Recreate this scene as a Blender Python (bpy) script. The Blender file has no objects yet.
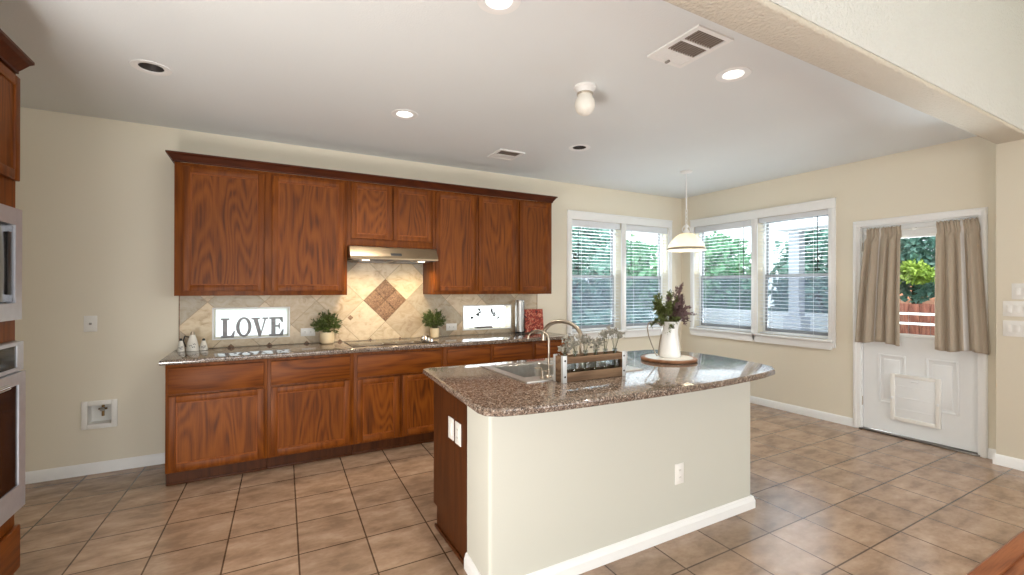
import bpy, bmesh, math, random
from mathutils import Vector, Matrix
random.seed(7)
PI = math.pi
SC = bpy.context.scene
COL = SC.collection

# ------------------------------------------------------------------ camera, world, lights, exposure
D, XR, XS, H = 4.593, 5.359, 5.23, 2.728      # back wall y, right wall x, living room wall x, ceiling height
BY0, BY1, BZ = 1.135, 1.33, 2.597             # beam
cam = bpy.data.objects.new('camera', bpy.data.cameras.new('camera'))
COL.objects.link(cam)
cam.data.sensor_width = 36.0
cam.data.lens = 454.5 / 1024 * 36.0
cam.data.clip_start = 0.05
cam.location = (0, 0, 1.422)
cam.rotation_euler = (math.radians(90.1), math.radians(-0.08), math.radians(-28.956))
SC.camera = cam

SC.view_settings.view_transform = 'Standard'
SC.view_settings.look = 'None'
SC.view_settings.gamma = 1.0
SC.view_settings.use_curve_mapping = False
SC.view_settings.exposure = 1.1

world = bpy.data.worlds.new('sky')
SC.world = world
world.use_nodes = True
wn = world.node_tree
wn.nodes['Background'].inputs[0].default_value = (0.86, 0.94, 1.0, 1)
wn.nodes['Background'].inputs[1].default_value = 1.25


def area(name, loc, rot, sx, sy, watts, color=(1, 1, 1)):
    l = bpy.data.lights.new(name, 'AREA')
    l.shape = 'RECTANGLE'; l.size = sx; l.size_y = sy; l.energy = watts; l.color = color
    o = bpy.data.objects.new(name, l); COL.objects.link(o)
    o.location = loc; o.rotation_euler = rot
    return o


# daylight through the living room windows behind the camera
area('living_window_daylight', (0.2, -3.45, 1.65), (PI / 2, 0, 0), 2.6, 2.0, 32, (0.97, 0.99, 1.0))
area('living_window_daylight', (3.6, -3.45, 1.65), (PI / 2, 0, 0), 2.6, 2.0, 32, (0.97, 0.99, 1.0))
# added lamps outside the nook windows stand in for sunlit ground, brightening the ceiling
gl_ = area('nook_ceiling_fill', (4.23, D + 1.5, 0.5), (0, 0, 0), 2.4, 1.0, 200, (0.95, 0.98, 1.0))
gl_.rotation_euler = Vector((0, -0.85, 0.5)).to_track_quat('-Z', 'Y').to_euler()
gl_ = area('nook_ceiling_fill', (XR + 1.7, 3.5, 0.5), (0, 0, 0), 2.4, 1.0, 200, (0.95, 0.98, 1.0))
gl_.rotation_euler = Vector((-0.85, 0, 0.5)).to_track_quat('-Z', 'Y').to_euler()
# added fill lamp, low left of the camera, aimed up to brighten the ceiling
ul = area('ceiling_fill_light', (-1.1, 0.8, 0.45), (0, 0, 0), 0.9, 0.9, 38, (1.0, 0.98, 0.95))
ul.rotation_euler = Vector((0.85, 0.5, 0.8)).to_track_quat('-Z', 'Y').to_euler()
sun = bpy.data.lights.new('sun', 'SUN'); sun.energy = 2.2; sun.angle = 0.05; sun.color = (1.0, 0.95, 0.86)
so = bpy.data.objects.new('sun', sun); COL.objects.link(so)
so.rotation_euler = (math.radians(36), 0, math.radians(-32))

# ------------------------------------------------------------------ node helpers and materials


def srgb(r, g, b):
    f = lambda c: (c / 255 / 12.92) if c / 255 <= 0.04045 else ((c / 255 + 0.055) / 1.055) ** 2.4
    return (f(r), f(g), f(b), 1)


def new_mat(name):
    m = bpy.data.materials.new(name); m.use_nodes = True
    nt = m.node_tree
    return m, nt, nt.nodes['Principled BSDF']


def coords(nt, scale=(1, 1, 1), rnd=False, rot=(0, 0, 0)):
    tc = nt.nodes.new('ShaderNodeTexCoord')
    mp = nt.nodes.new('ShaderNodeMapping')
    mp.inputs['Scale'].default_value = scale
    mp.inputs['Rotation'].default_value = rot
    src = tc.outputs['Object']
    if rnd:
        oi = nt.nodes.new('ShaderNodeObjectInfo')
        vm = nt.nodes.new('ShaderNodeVectorMath'); vm.operation = 'MULTIPLY_ADD'
        cx = nt.nodes.new('ShaderNodeCombineXYZ')
        for i in range(3): nt.links.new(oi.outputs['Random'], cx.inputs[i])
        nt.links.new(cx.outputs[0], vm.inputs[0])
        vm.inputs[1].default_value = (17.3, 9.1, 23.7)
        nt.links.new(tc.outputs['Object'], vm.inputs[2])
        src = vm.outputs[0]
    nt.links.new(src, mp.inputs['Vector'])
    return mp.outputs['Vector']


def noise(nt, vec, scale, detail=4, rough=0.55, dist=0.0):
    n = nt.nodes.new('ShaderNodeTexNoise')
    n.inputs['Scale'].default_value = scale; n.inputs['Detail'].default_value = detail
    n.inputs['Roughness'].default_value = rough; n.inputs['Distortion'].default_value = dist
    nt.links.new(vec, n.inputs['Vector'])
    return n.outputs['Fac']


def ramp(nt, fac, stops, interp='LINEAR'):
    r = nt.nodes.new('ShaderNodeValToRGB')
    r.color_ramp.interpolation = interp
    els = r.color_ramp.elements
    while len(els) < len(stops): els.new(0.5)
    for e, (p, c) in zip(els, stops): e.position = p; e.color = c
    nt.links.new(fac, r.inputs[0])
    return r.outputs[0]


def mixc(nt, a, b, fac, mode='MIX'):
    m = nt.nodes.new('ShaderNodeMix'); m.data_type = 'RGBA'; m.blend_type = mode
    for sock, v in ((m.inputs[0], fac), (m.inputs[6], a), (m.inputs[7], b)):
        if hasattr(v, 'links') or hasattr(v, 'is_linked'): nt.links.new(v, sock)
        else: sock.default_value = v
    return m.outputs[2]


def bump(nt, bs, h, strength, dist=0.01):
    b = nt.nodes.new('ShaderNodeBump')
    b.inputs['Strength'].default_value = strength; b.inputs['Distance'].default_value = dist
    nt.links.new(h, b.inputs['Height']); nt.links.new(b.outputs[0], bs.inputs['Normal'])


def plain(name, col, rough=0.5, metal=0.0, spec=0.5, var=0.06, vscale=9.0):
    m, nt, bs = new_mat(name)
    f = noise(nt, coords(nt), vscale, 3)
    lo = tuple(max(0, c * (1 - var)) for c in col[:3]) + (1,)
    hi = tuple(min(1, c * (1 + var)) for c in col[:3]) + (1,)
    nt.links.new(ramp(nt, f, [(0.3, lo), (0.7, hi)]), bs.inputs['Base Color'])
    bs.inputs['Roughness'].default_value = rough; bs.inputs['Metallic'].default_value = metal
    bs.inputs['Specular IOR Level'].default_value = spec
    return m


def paint(name, col, bscale=170, bstr=0.12, rough=0.75):
    m, nt, bs = new_mat(name)
    v = coords(nt)
    f = noise(nt, v, 0.9, 2)
    nt.links.new(ramp(nt, f, [(0.3, tuple(c * 0.97 for c in col[:3]) + (1,)), (0.7, col)]), bs.inputs['Base Color'])
    bs.inputs['Roughness'].default_value = rough
    bs.inputs['Specular IOR Level'].default_value = 0.3
    bump(nt, bs, noise(nt, v, bscale, 2), bstr, 0.004 if bscale > 60 else 0.012)
    return m


def wood(name, axis, dark, mid, light, rough=0.46, cath=1.0, ring=7.0):
    """stained oak: flame-shaped contour lines along the grain and fine pores"""
    m, nt, bs = new_mat(name)
    s = {'z': (2.4, 2.4, 0.42), 'x': (0.42, 2.4, 2.4), 'y': (2.4, 0.42, 2.4)}[axis]
    p = {'z': (1, 1, 0.045), 'x': (0.045, 1, 1), 'y': (1, 0.045, 1)}[axis]
    field = noise(nt, coords(nt, s, True), 1.25, 2.5, 0.42, 0.15)
    mu = nt.nodes.new('ShaderNodeMath'); mu.operation = 'MULTIPLY'; mu.inputs[1].default_value = 13.0 * ring
    nt.links.new(field, mu.inputs[0])
    sn = nt.nodes.new('ShaderNodeMath'); sn.operation = 'SINE'; nt.links.new(mu.outputs[0], sn.inputs[0])
    ad = nt.nodes.new('ShaderNodeMath'); ad.operation = 'MULTIPLY_ADD'; ad.inputs[1].default_value = 0.5; ad.inputs[2].default_value = 0.5
    nt.links.new(sn.outputs[0], ad.inputs[0])
    fine = noise(nt, coords(nt, p, True), 150, 4, 0.6)
    med = noise(nt, coords(nt, p, True), 42, 3, 0.6)
    mx = nt.nodes.new('ShaderNodeMath'); mx.operation = 'MULTIPLY'
    nt.links.new(ad.outputs[0], mx.inputs[0]); nt.links.new(ramp(nt, med, [(0.3, (0.15, 0.15, 0.15, 1)), (0.65, (1, 1, 1, 1))]), mx.inputs[1])
    base = ramp(nt, mx.outputs[0], [(0.0, light), (0.45, mid), (1.0, tuple(m_ + (d_ - m_) * cath for m_, d_ in zip(mid, dark)))])
    streak = ramp(nt, fine, [(0.34, (0.74, 0.70, 0.66, 1)), (0.55, (1, 1, 1, 1))])
    c = mixc(nt, base, streak, 0.8, 'MULTIPLY')
    big = ramp(nt, noise(nt, coords(nt, (1, 1, 1), True), 1.6, 2), [(0.3, (0.86, 0.84, 0.82, 1)), (0.7, (1.08, 1.07, 1.06, 1))])
    nt.links.new(mixc(nt, c, big, 1.0, 'MULTIPLY'), bs.inputs['Base Color'])
    bs.inputs['Roughness'].default_value = rough
    bs.inputs['Specular IOR Level'].default_value = 0.22
    bump(nt, bs, fine, 0.06, 0.002)
    return m


CH_D, CH_M, CH_L = srgb(80, 39, 7), srgb(114, 58, 9), srgb(126, 67, 14)
M = {}
M['oak_v'] = wood('cherry_oak_vertical', 'z', CH_D, CH_M, CH_L, cath=0.6)
M['oak_h'] = wood('cherry_oak_horizontal', 'x', CH_D, CH_M, CH_L, cath=0.8)
M['oak_y'] = wood('cherry_oak_along_depth', 'y', CH_D, CH_M, CH_L, cath=0.6)
M['oak_panel'] = wood('cherry_oak_panel', 'z', srgb(72, 35, 7), srgb(115, 59, 10), srgb(129, 70, 16), cath=0.8, ring=12.5)
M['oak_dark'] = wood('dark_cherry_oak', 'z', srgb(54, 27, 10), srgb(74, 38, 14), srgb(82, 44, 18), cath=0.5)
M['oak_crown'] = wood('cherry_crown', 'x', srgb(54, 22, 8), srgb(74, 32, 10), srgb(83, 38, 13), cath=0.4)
M['crate_wood'] = wood('weathered_crate_wood', 'x', srgb(84, 64, 48), srgb(120, 95, 74), srgb(138, 112, 88), rough=0.7, cath=0.5, ring=8)
M['board_wood'] = wood('board_wood', 'x', srgb(92, 60, 40), srgb(128, 88, 62), srgb(146, 104, 76), rough=0.5, cath=0.4, ring=7)
M['floor_wood'] = wood('living_floor_wood', 'x', srgb(96, 50, 26), srgb(138, 80, 48), srgb(156, 94, 58), rough=0.3, cath=0.8, ring=7)
M['fence_wood'] = wood('fence_wood', 'z', srgb(104, 62, 52), srgb(148, 92, 80), srgb(168, 108, 92), rough=0.8, cath=0.5)

M['wall'] = paint('cream_wall_paint', srgb(229, 221, 202))
M['wall_rough'] = paint('textured_beam_paint', srgb(212, 205, 190), 55, 0.8)
M['wall_white'] = paint('textured_white_beam_paint', srgb(222, 223, 218), 45, 1.0)
M['island_paint'] = paint('island_wall_paint', srgb(199, 198, 187), 150, 0.08)
M['ceiling'] = paint('ceiling_paint', srgb(230, 234, 234), 120, 0.25)
M['trim'] = plain('white_trim_paint', srgb(238, 238, 236), 0.4, var=0.01)
M['door_white'] = plain('white_door_paint', srgb(230, 232, 232), 0.35, var=0.01)
M['plastic'] = plain('white_plastic', srgb(232, 230, 224), 0.35, var=0.02)
M['slot'] = plain('grey_slot', srgb(150, 146, 138), 0.5)
M['blind'] = plain('white_blind_slat', srgb(222, 224, 227), 0.45, var=0.02)
M['cord'] = plain('blind_cord', srgb(60, 62, 66), 0.7)
M['steel'] = plain('brushed_stainless_steel', srgb(186, 184, 180), 0.34, 1.0, var=0.1, vscale=40)
M['steel_dark'] = plain('dark_stainless_steel', srgb(120, 116, 112), 0.35, 1.0, var=0.1, vscale=40)
M['sink_steel'] = plain('satin_sink_steel', srgb(206, 202, 196), 0.42, 1.0, var=0.04, vscale=40)
M['oven_steel'] = plain('bright_stainless_steel', srgb(206, 208, 214), 0.42, 0.7, var=0.05, vscale=20)
M['brass'] = plain('dull_brass', srgb(132, 104, 66), 0.4, 1.0)
M['hood_steel'] = plain('warm_stainless_hood', srgb(150, 132, 108), 0.3, 1.0, var=0.08)
M['nickel'] = plain('brushed_nickel', srgb(178, 166, 150), 0.28, 1.0)
M['chrome'] = plain('polished_chrome', srgb(225, 225, 225), 0.1, 1.0, var=0.02)
M['black_glass'] = plain('black_glass', srgb(24, 20, 20), 0.08, spec=0.4)
M['cook_glass'] = plain('cooktop_glass', srgb(40, 33, 30), 0.08, spec=1.0)
M['black'] = plain('black_satin', srgb(28, 26, 25), 0.45)
M['dark_baffle'] = plain('dark_baffle', srgb(52, 46, 42), 0.6)
M['vent_dark'] = plain('dark_vent_gap', srgb(98, 88, 80), 0.8)
M['galvanized'] = plain('galvanized_white_strap', srgb(205, 207, 208), 0.45, 0.3)
M['ceramic'] = plain('white_ceramic', srgb(226, 222, 212), 0.2, var=0.04)
M['pot_cream'] = plain('cream_pot', srgb(226, 206, 168), 0.5)
M['enamel'] = plain('white_enamel', srgb(236, 236, 234), 0.18, var=0.02)
M['letter'] = plain('grey_metal_letter', srgb(118, 116, 116), 0.45, 0.3, var=0.2, vscale=30)
M['leaf_dark'] = plain('potted_leaf', srgb(82, 96, 40), 0.5, var=0.5, vscale=30)
M['leaf_light'] = plain('fresh_leaf', srgb(92, 102, 50), 0.5, var=0.5, vscale=30)
M['leaf_olive'] = plain('olive_dried_leaf', srgb(150, 146, 134), 0.6, var=0.35, vscale=40)
M['lavender'] = plain('dusky_lavender', srgb(104, 80, 80), 0.6, var=0.4, vscale=30)
M['stem'] = plain('green_stem', srgb(84, 86, 50), 0.6)
M['frame_grey'] = plain('grey_sash_frame', srgb(146, 148, 150), 0.4)
M['red_cover'] = None
M['stucco'] = paint('pale_stucco', srgb(206, 210, 214), 60, 0.3)
M['post_grey'] = paint('grey_post_paint', srgb(150, 154, 162), 60, 0.2)
M['concrete'] = plain('patio_concrete', srgb(176, 176, 172), 0.8, var=0.12, vscale=3)
M['louver_dark'] = plain('brown_shadowed_louver', srgb(146, 132, 120), 0.7)
M['soffit'] = plain('grey_soffit', srgb(140, 142, 146), 0.7)
M['roof_tile'] = plain('orange_brown_shingle', srgb(176, 112, 76), 0.8, var=0.2, vscale=12)
M['trunk'] = plain('tree_bark', srgb(80, 66, 54), 0.9, var=0.3)


def foliage_mat(name, a, b, c, sc=1.6):
    m, nt, bs = new_mat(name)
    f = noise(nt, coords(nt), sc, 4, 0.7)
    g = noise(nt, coords(nt), 22, 2)
    col = ramp(nt, f, [(0.3, a), (0.52, b), (0.72, c)])
    col = mixc(nt, col, ramp(nt, g, [(0.3, (0.6, 0.6, 0.62, 1)), (0.7, (1.2, 1.2, 1.15, 1))]), 1.0, 'MULTIPLY')
    nt.links.new(col, bs.inputs['Base Color']); bs.inputs['Roughness'].default_value = 0.6
    tr = nt.nodes.new('ShaderNodeBsdfTranslucent'); nt.links.new(col, tr.inputs['Color'])
    mx = nt.nodes.new('ShaderNodeMixShader'); mx.inputs[0].default_value = 0.3
    out = nt.nodes['Material Output']
    nt.links.new(bs.outputs[0], mx.inputs[1]); nt.links.new(tr.outputs[0], mx.inputs[2]); nt.links.new(mx.outputs[0], out.inputs[0])
    return m


M['ever'] = foliage_mat('blue_green_foliage', srgb(74, 116, 108), srgb(116, 158, 146), srgb(166, 198, 186))
M['green'] = foliage_mat('bright_green_foliage', srgb(80, 142, 110), srgb(122, 178, 138), srgb(172, 208, 160))
M['hedge'] = foliage_mat('hedge_foliage', srgb(70, 108, 102), srgb(104, 146, 136), srgb(146, 180, 166))
M['yellowleaf'] = foliage_mat('yellow_green_foliage', srgb(128, 160, 74), srgb(170, 196, 84), srgb(200, 216, 110))
M['grass'] = foliage_mat('lawn', srgb(84, 104, 70), srgb(110, 130, 84), srgb(140, 150, 100), 3)


def glass_mat(name, tint, screen=0.0):
    m, nt, bs = new_mat(name); nt.nodes.remove(bs)
    tr = nt.nodes.new('ShaderNodeBsdfTransparent'); tr.inputs[0].default_value = tint
    gl = nt.nodes.new('ShaderNodeBsdfGlossy'); gl.inputs['Roughness'].default_value = 0.02
    lw = nt.nodes.new('ShaderNodeFresnel'); lw.inputs['IOR'].default_value = 1.45
    mx = nt.nodes.new('ShaderNodeMixShader')
    ge = nt.nodes.new('ShaderNodeNewGeometry')
    mu = nt.nodes.new('ShaderNodeMath'); mu.operation = 'MULTIPLY_ADD'; mu.inputs[1].default_value = -1.0; mu.inputs[2].default_value = 1.0
    nt.links.new(ge.outputs['Backfacing'], mu.inputs[0])
    m3 = nt.nodes.new('ShaderNodeMath'); m3.operation = 'MULTIPLY'; nt.links.new(lw.outputs[0], m3.inputs[0]); nt.links.new(mu.outputs[0], m3.inputs[1])
    nt.links.new(m3.outputs[0], mx.inputs[0]); nt.links.new(tr.outputs[0], mx.inputs[1]); nt.links.new(gl.outputs[0], mx.inputs[2])
    last = mx.outputs[0]
    if screen:
        df = nt.nodes.new('ShaderNodeBsdfDiffuse'); df.inputs[0].default_value = srgb(120, 128, 140)
        m2 = nt.nodes.new('ShaderNodeMixShader'); m2.inputs[0].default_value = screen
        nt.links.new(last, m2.inputs[1]); nt.links.new(df.outputs[0], m2.inputs[2]); last = m2.outputs[0]
    nt.links.new(last, nt.nodes['Material Output'].inputs[0])
    return m


M['glass'] = glass_mat('window_glass', (0.92, 0.96, 0.97, 1))
M['glass_screen'] = glass_mat('window_glass_with_insect_screen', (0.9, 0.94, 0.97, 1), 0.30)
M['bottle_glass'] = glass_mat('clear_bottle_glass', (0.86, 0.89, 0.9, 1))


def frosted():
    m, nt, bs = new_mat('obscure_white_glass')
    bs.inputs['Base Color'].default_value = (0.9, 0.93, 0.97, 1); bs.inputs['Roughness'].default_value = 0.25
    tr = nt.nodes.new('ShaderNodeBsdfTranslucent')
    f = noise(nt, coords(nt), 60, 2)
    nt.links.new(ramp(nt, f, [(0.3, (0.9, 0.94, 0.98, 1)), (0.7, (1, 1, 1, 1))]), tr.inputs[0])
    mx = nt.nodes.new('ShaderNodeMixShader'); mx.inputs[0].default_value = 0.92
    nt.links.new(bs.outputs[0], mx.inputs[1]); nt.links.new(tr.outputs[0], mx.inputs[2])
    nt.links.new(mx.outputs[0], nt.nodes['Material Output'].inputs[0])
    return m


M['frosted'] = frosted()


def emissive(name, col, strength):
    m, nt, bs = new_mat(name)
    bs.inputs['Base Color'].default_value = col
    bs.inputs['Emission Color'].default_value = col; bs.inputs['Emission Strength'].default_value = strength
    return m


M['lamp_on'] = emissive('lit_lamp', (1, 0.97, 0.92, 1), 3.0)
M['hood_lamp'] = emissive('lit_hood_lamp', (1, 0.86, 0.62, 1), 5.0)
M['lamp_off'] = plain('unlit_lamp_glass', srgb(176, 168, 156), 0.25)
M['globe'] = plain('frosted_globe_glass', srgb(236, 232, 222), 0.35, var=0.02)
M['shade'] = plain('white_glass_shade', srgb(240, 234, 218), 0.3, var=0.02)
def shade_glass():
    m = M['shade']; nt = m.node_tree; bs = nt.nodes['Principled BSDF']
    tr = nt.nodes.new('ShaderNodeBsdfTranslucent'); tr.inputs[0].default_value = srgb(250, 244, 230)
    mx = nt.nodes.new('ShaderNodeMixShader'); mx.inputs[0].default_value = 0.45
    nt.links.new(bs.outputs[0], mx.inputs[1]); nt.links.new(tr.outputs[0], mx.inputs[2]); nt.links.new(mx.outputs[0], nt.nodes['Material Output'].inputs[0])


shade_glass()
M['shade_band'] = plain('grey_shade_band', srgb(176, 166, 150), 0.35, 0.3)


def granite():
    m, nt, bs = new_mat('speckled_granite')
    v = coords(nt)
    vo = nt.nodes.new('ShaderNodeTexVoronoi'); vo.inputs['Scale'].default_value = 150
    nt.links.new(v, vo.inputs['Vector'])
    sep = nt.nodes.new('ShaderNodeSeparateColor'); nt.links.new(vo.outputs['Color'], sep.inputs[0])
    c1 = ramp(nt, sep.outputs[0], [(0.0, srgb(40, 34, 32)), (0.24, srgb(88, 72, 62)), (0.46, srgb(126, 106, 92)),
                                  (0.68, srgb(150, 132, 116)), (0.86, srgb(184, 172, 160)), (0.93, srgb(66, 60, 60))], 'CONSTANT')
    vo2 = nt.nodes.new('ShaderNodeTexVoronoi'); vo2.inputs['Scale'].default_value = 320
    nt.links.new(v, vo2.inputs['Vector'])
    sep2 = nt.nodes.new('ShaderNodeSeparateColor'); nt.links.new(vo2.outputs['Color'], sep2.inputs[0])
    c2 = ramp(nt, sep2.outputs[1], [(0.0, srgb(56, 47, 43)), (0.36, srgb(128, 110, 96)), (0.78, srgb(176, 162, 148))], 'CONSTANT')
    nt.links.new(mixc(nt, c1, c2, 0.4), bs.inputs['Base Color'])
    bs.inputs['Roughness'].default_value = 0.07
    bs.inputs['Specular IOR Level'].default_value = 0.6
    return m


M['granite'] = granite()


def floor_tile():
    m, nt, bs = new_mat('ceramic_floor_tile')
    tc = nt.nodes.new('ShaderNodeTexCoord')
    sp = nt.nodes.new('ShaderNodeSeparateXYZ'); nt.links.new(tc.outputs['Object'], sp.inputs[0])
    # tile lines lean a little: u = x - 0.045 (y - 2.3)
    ma = nt.nodes.new('ShaderNodeMath'); ma.operation = 'MULTIPLY_ADD'
    nt.links.new(sp.outputs[1], ma.inputs[0]); ma.inputs[1].default_value = -0.04
    nt.links.new(sp.outputs[0], ma.inputs[2])
    mb = nt.nodes.new('ShaderNodeMath'); mb.operation = 'ADD'; nt.links.new(ma.outputs[0], mb.inputs[0]); mb.inputs[1].default_value = 0.092 - 0.166 + 0.351 * 20
    mc = nt.nodes.new('ShaderNodeMath'); mc.operation = 'ADD'; nt.links.new(sp.outputs[1], mc.inputs[0]); mc.inputs[1].default_value = -1.231 + 0.3603 * 20
    cb = nt.nodes.new('ShaderNodeCombineXYZ'); nt.links.new(mb.outputs[0], cb.inputs[0]); nt.links.new(mc.outputs[0], cb.inputs[1])
    br = nt.nodes.new('ShaderNodeTexBrick'); br.offset = 0.0; br.squash = 1.0
    nt.links.new(cb.outputs[0], br.inputs['Vector'])
    br.inputs['Scale'].default_value = 1.0; br.inputs['Mortar Size'].default_value = 0.0045; br.inputs['Mortar Smooth'].default_value = 0.15
    br.inputs['Brick Width'].default_value = 0.351; br.inputs['Row Height'].default_value = 0.3603
    br.inputs['Color1'].default_value = (0.86, 0.85, 0.84, 1); br.inputs['Color2'].default_value = (1.08, 1.06, 1.04, 1)
    br.inputs['Mortar'].default_value = (0.26, 0.23, 0.21, 1)
    v = coords(nt, (1, 1.9, 1))
    v.node.inputs['Location'].default_value = (0.31, 0.17, 0.4137)
    f1 = noise(nt, v, 5.0, 4, 0.55, 0.1)
    base = ramp(nt, f1, [(0.36, srgb(142, 118, 98)), (0.46, srgb(158, 132, 110)), (0.56, srgb(167, 141, 119)), (0.68, srgb(180, 155, 133))])
    f2 = noise(nt, coords(nt, (1, 1.5, 1)), 30, 3)
    base = mixc(nt, base, ramp(nt, f2, [(0.3, (0.92, 0.91, 0.90, 1)), (0.7, (1.05, 1.05, 1.05, 1))]), 1.0, 'MULTIPLY')
    nt.links.new(mixc(nt, base, br.outputs['Color'], 1.0, 'MULTIPLY'), bs.inputs['Base Color'])
    bs.inputs['Roughness'].default_value = 0.22
    inv = nt.nodes.new('ShaderNodeMath'); inv.operation = 'SUBTRACT'; inv.inputs[0].default_value = 1.0
    nt.links.new(br.outputs['Fac'], inv.inputs[1])
    ad = nt.nodes.new('ShaderNodeMath'); ad.operation = 'MULTIPLY_ADD'; nt.links.new(f1, ad.inputs[0]); ad.inputs[1].default_value = 0.08
    nt.links.new(inv.outputs[0], ad.inputs[2])
    bump(nt, bs, ad.outputs[0], 0.25, 0.004)
    return m


M['floor_tile'] = floor_tile()


def travertine():
    m, nt, bs = new_mat('travertine_tile')
    at = nt.nodes.new('ShaderNodeVertexColor'); at.layer_name = 'tone'
    f = noise(nt, coords(nt, (1, 1, 1.4)), 9, 6, 0.65, 1.2)
    c = ramp(nt, f, [(0.28, srgb(178, 150, 118)), (0.45, srgb(210, 189, 157)), (0.62, srgb(222, 205, 177)), (0.8, srgb(192, 168, 138))])
    nt.links.new(mixc(nt, c, at.outputs[0], 1.0, 'MULTIPLY'), bs.inputs['Base Color'])
    bs.inputs['Roughness'].default_value = 0.45
    bump(nt, bs, f, 0.12, 0.004)
    return m


M['travertine'] = travertine()


def medallion():
    m, nt, bs = new_mat('brown_mosaic_medallion')
    v = coords(nt, (1, 1, 1), False, (0, PI / 4, 0))
    ch = nt.nodes.new('ShaderNodeTexNoise'); ch.inputs['Scale'].default_value = 38; ch.inputs['Detail'].default_value = 3; ch.inputs['Distortion'].default_value = 2.5
    nt.links.new(v, ch.inputs['Vector'])
    c = ramp(nt, ch.outputs['Fac'], [(0.34, srgb(92, 64, 44)), (0.5, srgb(138, 104, 76)), (0.68, srgb(168, 134, 102))])
    nt.links.new(c, bs.inputs['Base Color']); bs.inputs['Roughness'].default_value = 0.5
    bump(nt, bs, ch.outputs['Fac'], 0.4, 0.004)
    return m


M['medallion'] = medallion()
M['dark_grout'] = plain('dark_medallion_grout', srgb(74, 54, 40), 0.9)
M['grout'] = plain('beige_grout', srgb(172, 152, 126), 0.9)


def curtain_mat():
    m, nt, bs = new_mat('beige_curtain_fabric')
    uv = nt.nodes.new('ShaderNodeTexCoord')
    sp = nt.nodes.new('ShaderNodeSeparateXYZ'); nt.links.new(uv.outputs['UV'], sp.inputs[0])
    W = (0.62, 0.57, 0.49, 1); P = (0.80, 0.80, 0.80, 1)
    c = ramp(nt, sp.outputs[0], [(0.0, srgb(184, 170, 151)), (0.40, srgb(214, 210, 204)), (0.445, srgb(184, 170, 151))], 'CONSTANT')
    f = noise(nt, coords(nt), 260, 2)
    c = mixc(nt, c, ramp(nt, f, [(0.3, (0.93, 0.93, 0.93, 1)), (0.7, (1.03, 1.03, 1.03, 1))]), 1.0, 'MULTIPLY')
    nt.links.new(c, bs.inputs['Base Color']); bs.inputs['Roughness'].default_value = 0.85
    bs.inputs['Specular IOR Level'].default_value = 0.15
    bs.inputs['Sheen Weight'].default_value = 0.2
    tr = nt.nodes.new('ShaderNodeBsdfTranslucent'); nt.links.new(c, tr.inputs[0])
    mx = nt.nodes.new('ShaderNodeMixShader'); mx.inputs[0].default_value = 0.12
    nt.links.new(bs.outputs[0], mx.inputs[1]); nt.links.new(tr.outputs[0], mx.inputs[2])
    nt.links.new(mx.outputs[0], nt.nodes['Material Output'].inputs[0])
    return m


M['curtain'] = curtain_mat()


def cover_mat():
    m, nt, bs = new_mat('red_cookbook_cover')
    v = coords(nt)
    f = noise(nt, v, 28, 4, 0.6, 1.5)
    c = ramp(nt, f, [(0.36, srgb(34, 18, 16)), (0.43, srgb(128, 34, 24)), (0.54, srgb(166, 52, 34)), (0.60, srgb(224, 168, 132)), (0.64, srgb(132, 40, 26))])
    nt.links.new(c, bs.inputs['Base Color']); bs.inputs['Roughness'].default_value = 0.3
    return m


M['red_cover'] = cover_mat()
M['paper'] = plain('book_pages', srgb(228, 220, 202), 0.8)

# ------------------------------------------------------------------ geometry helpers


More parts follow.
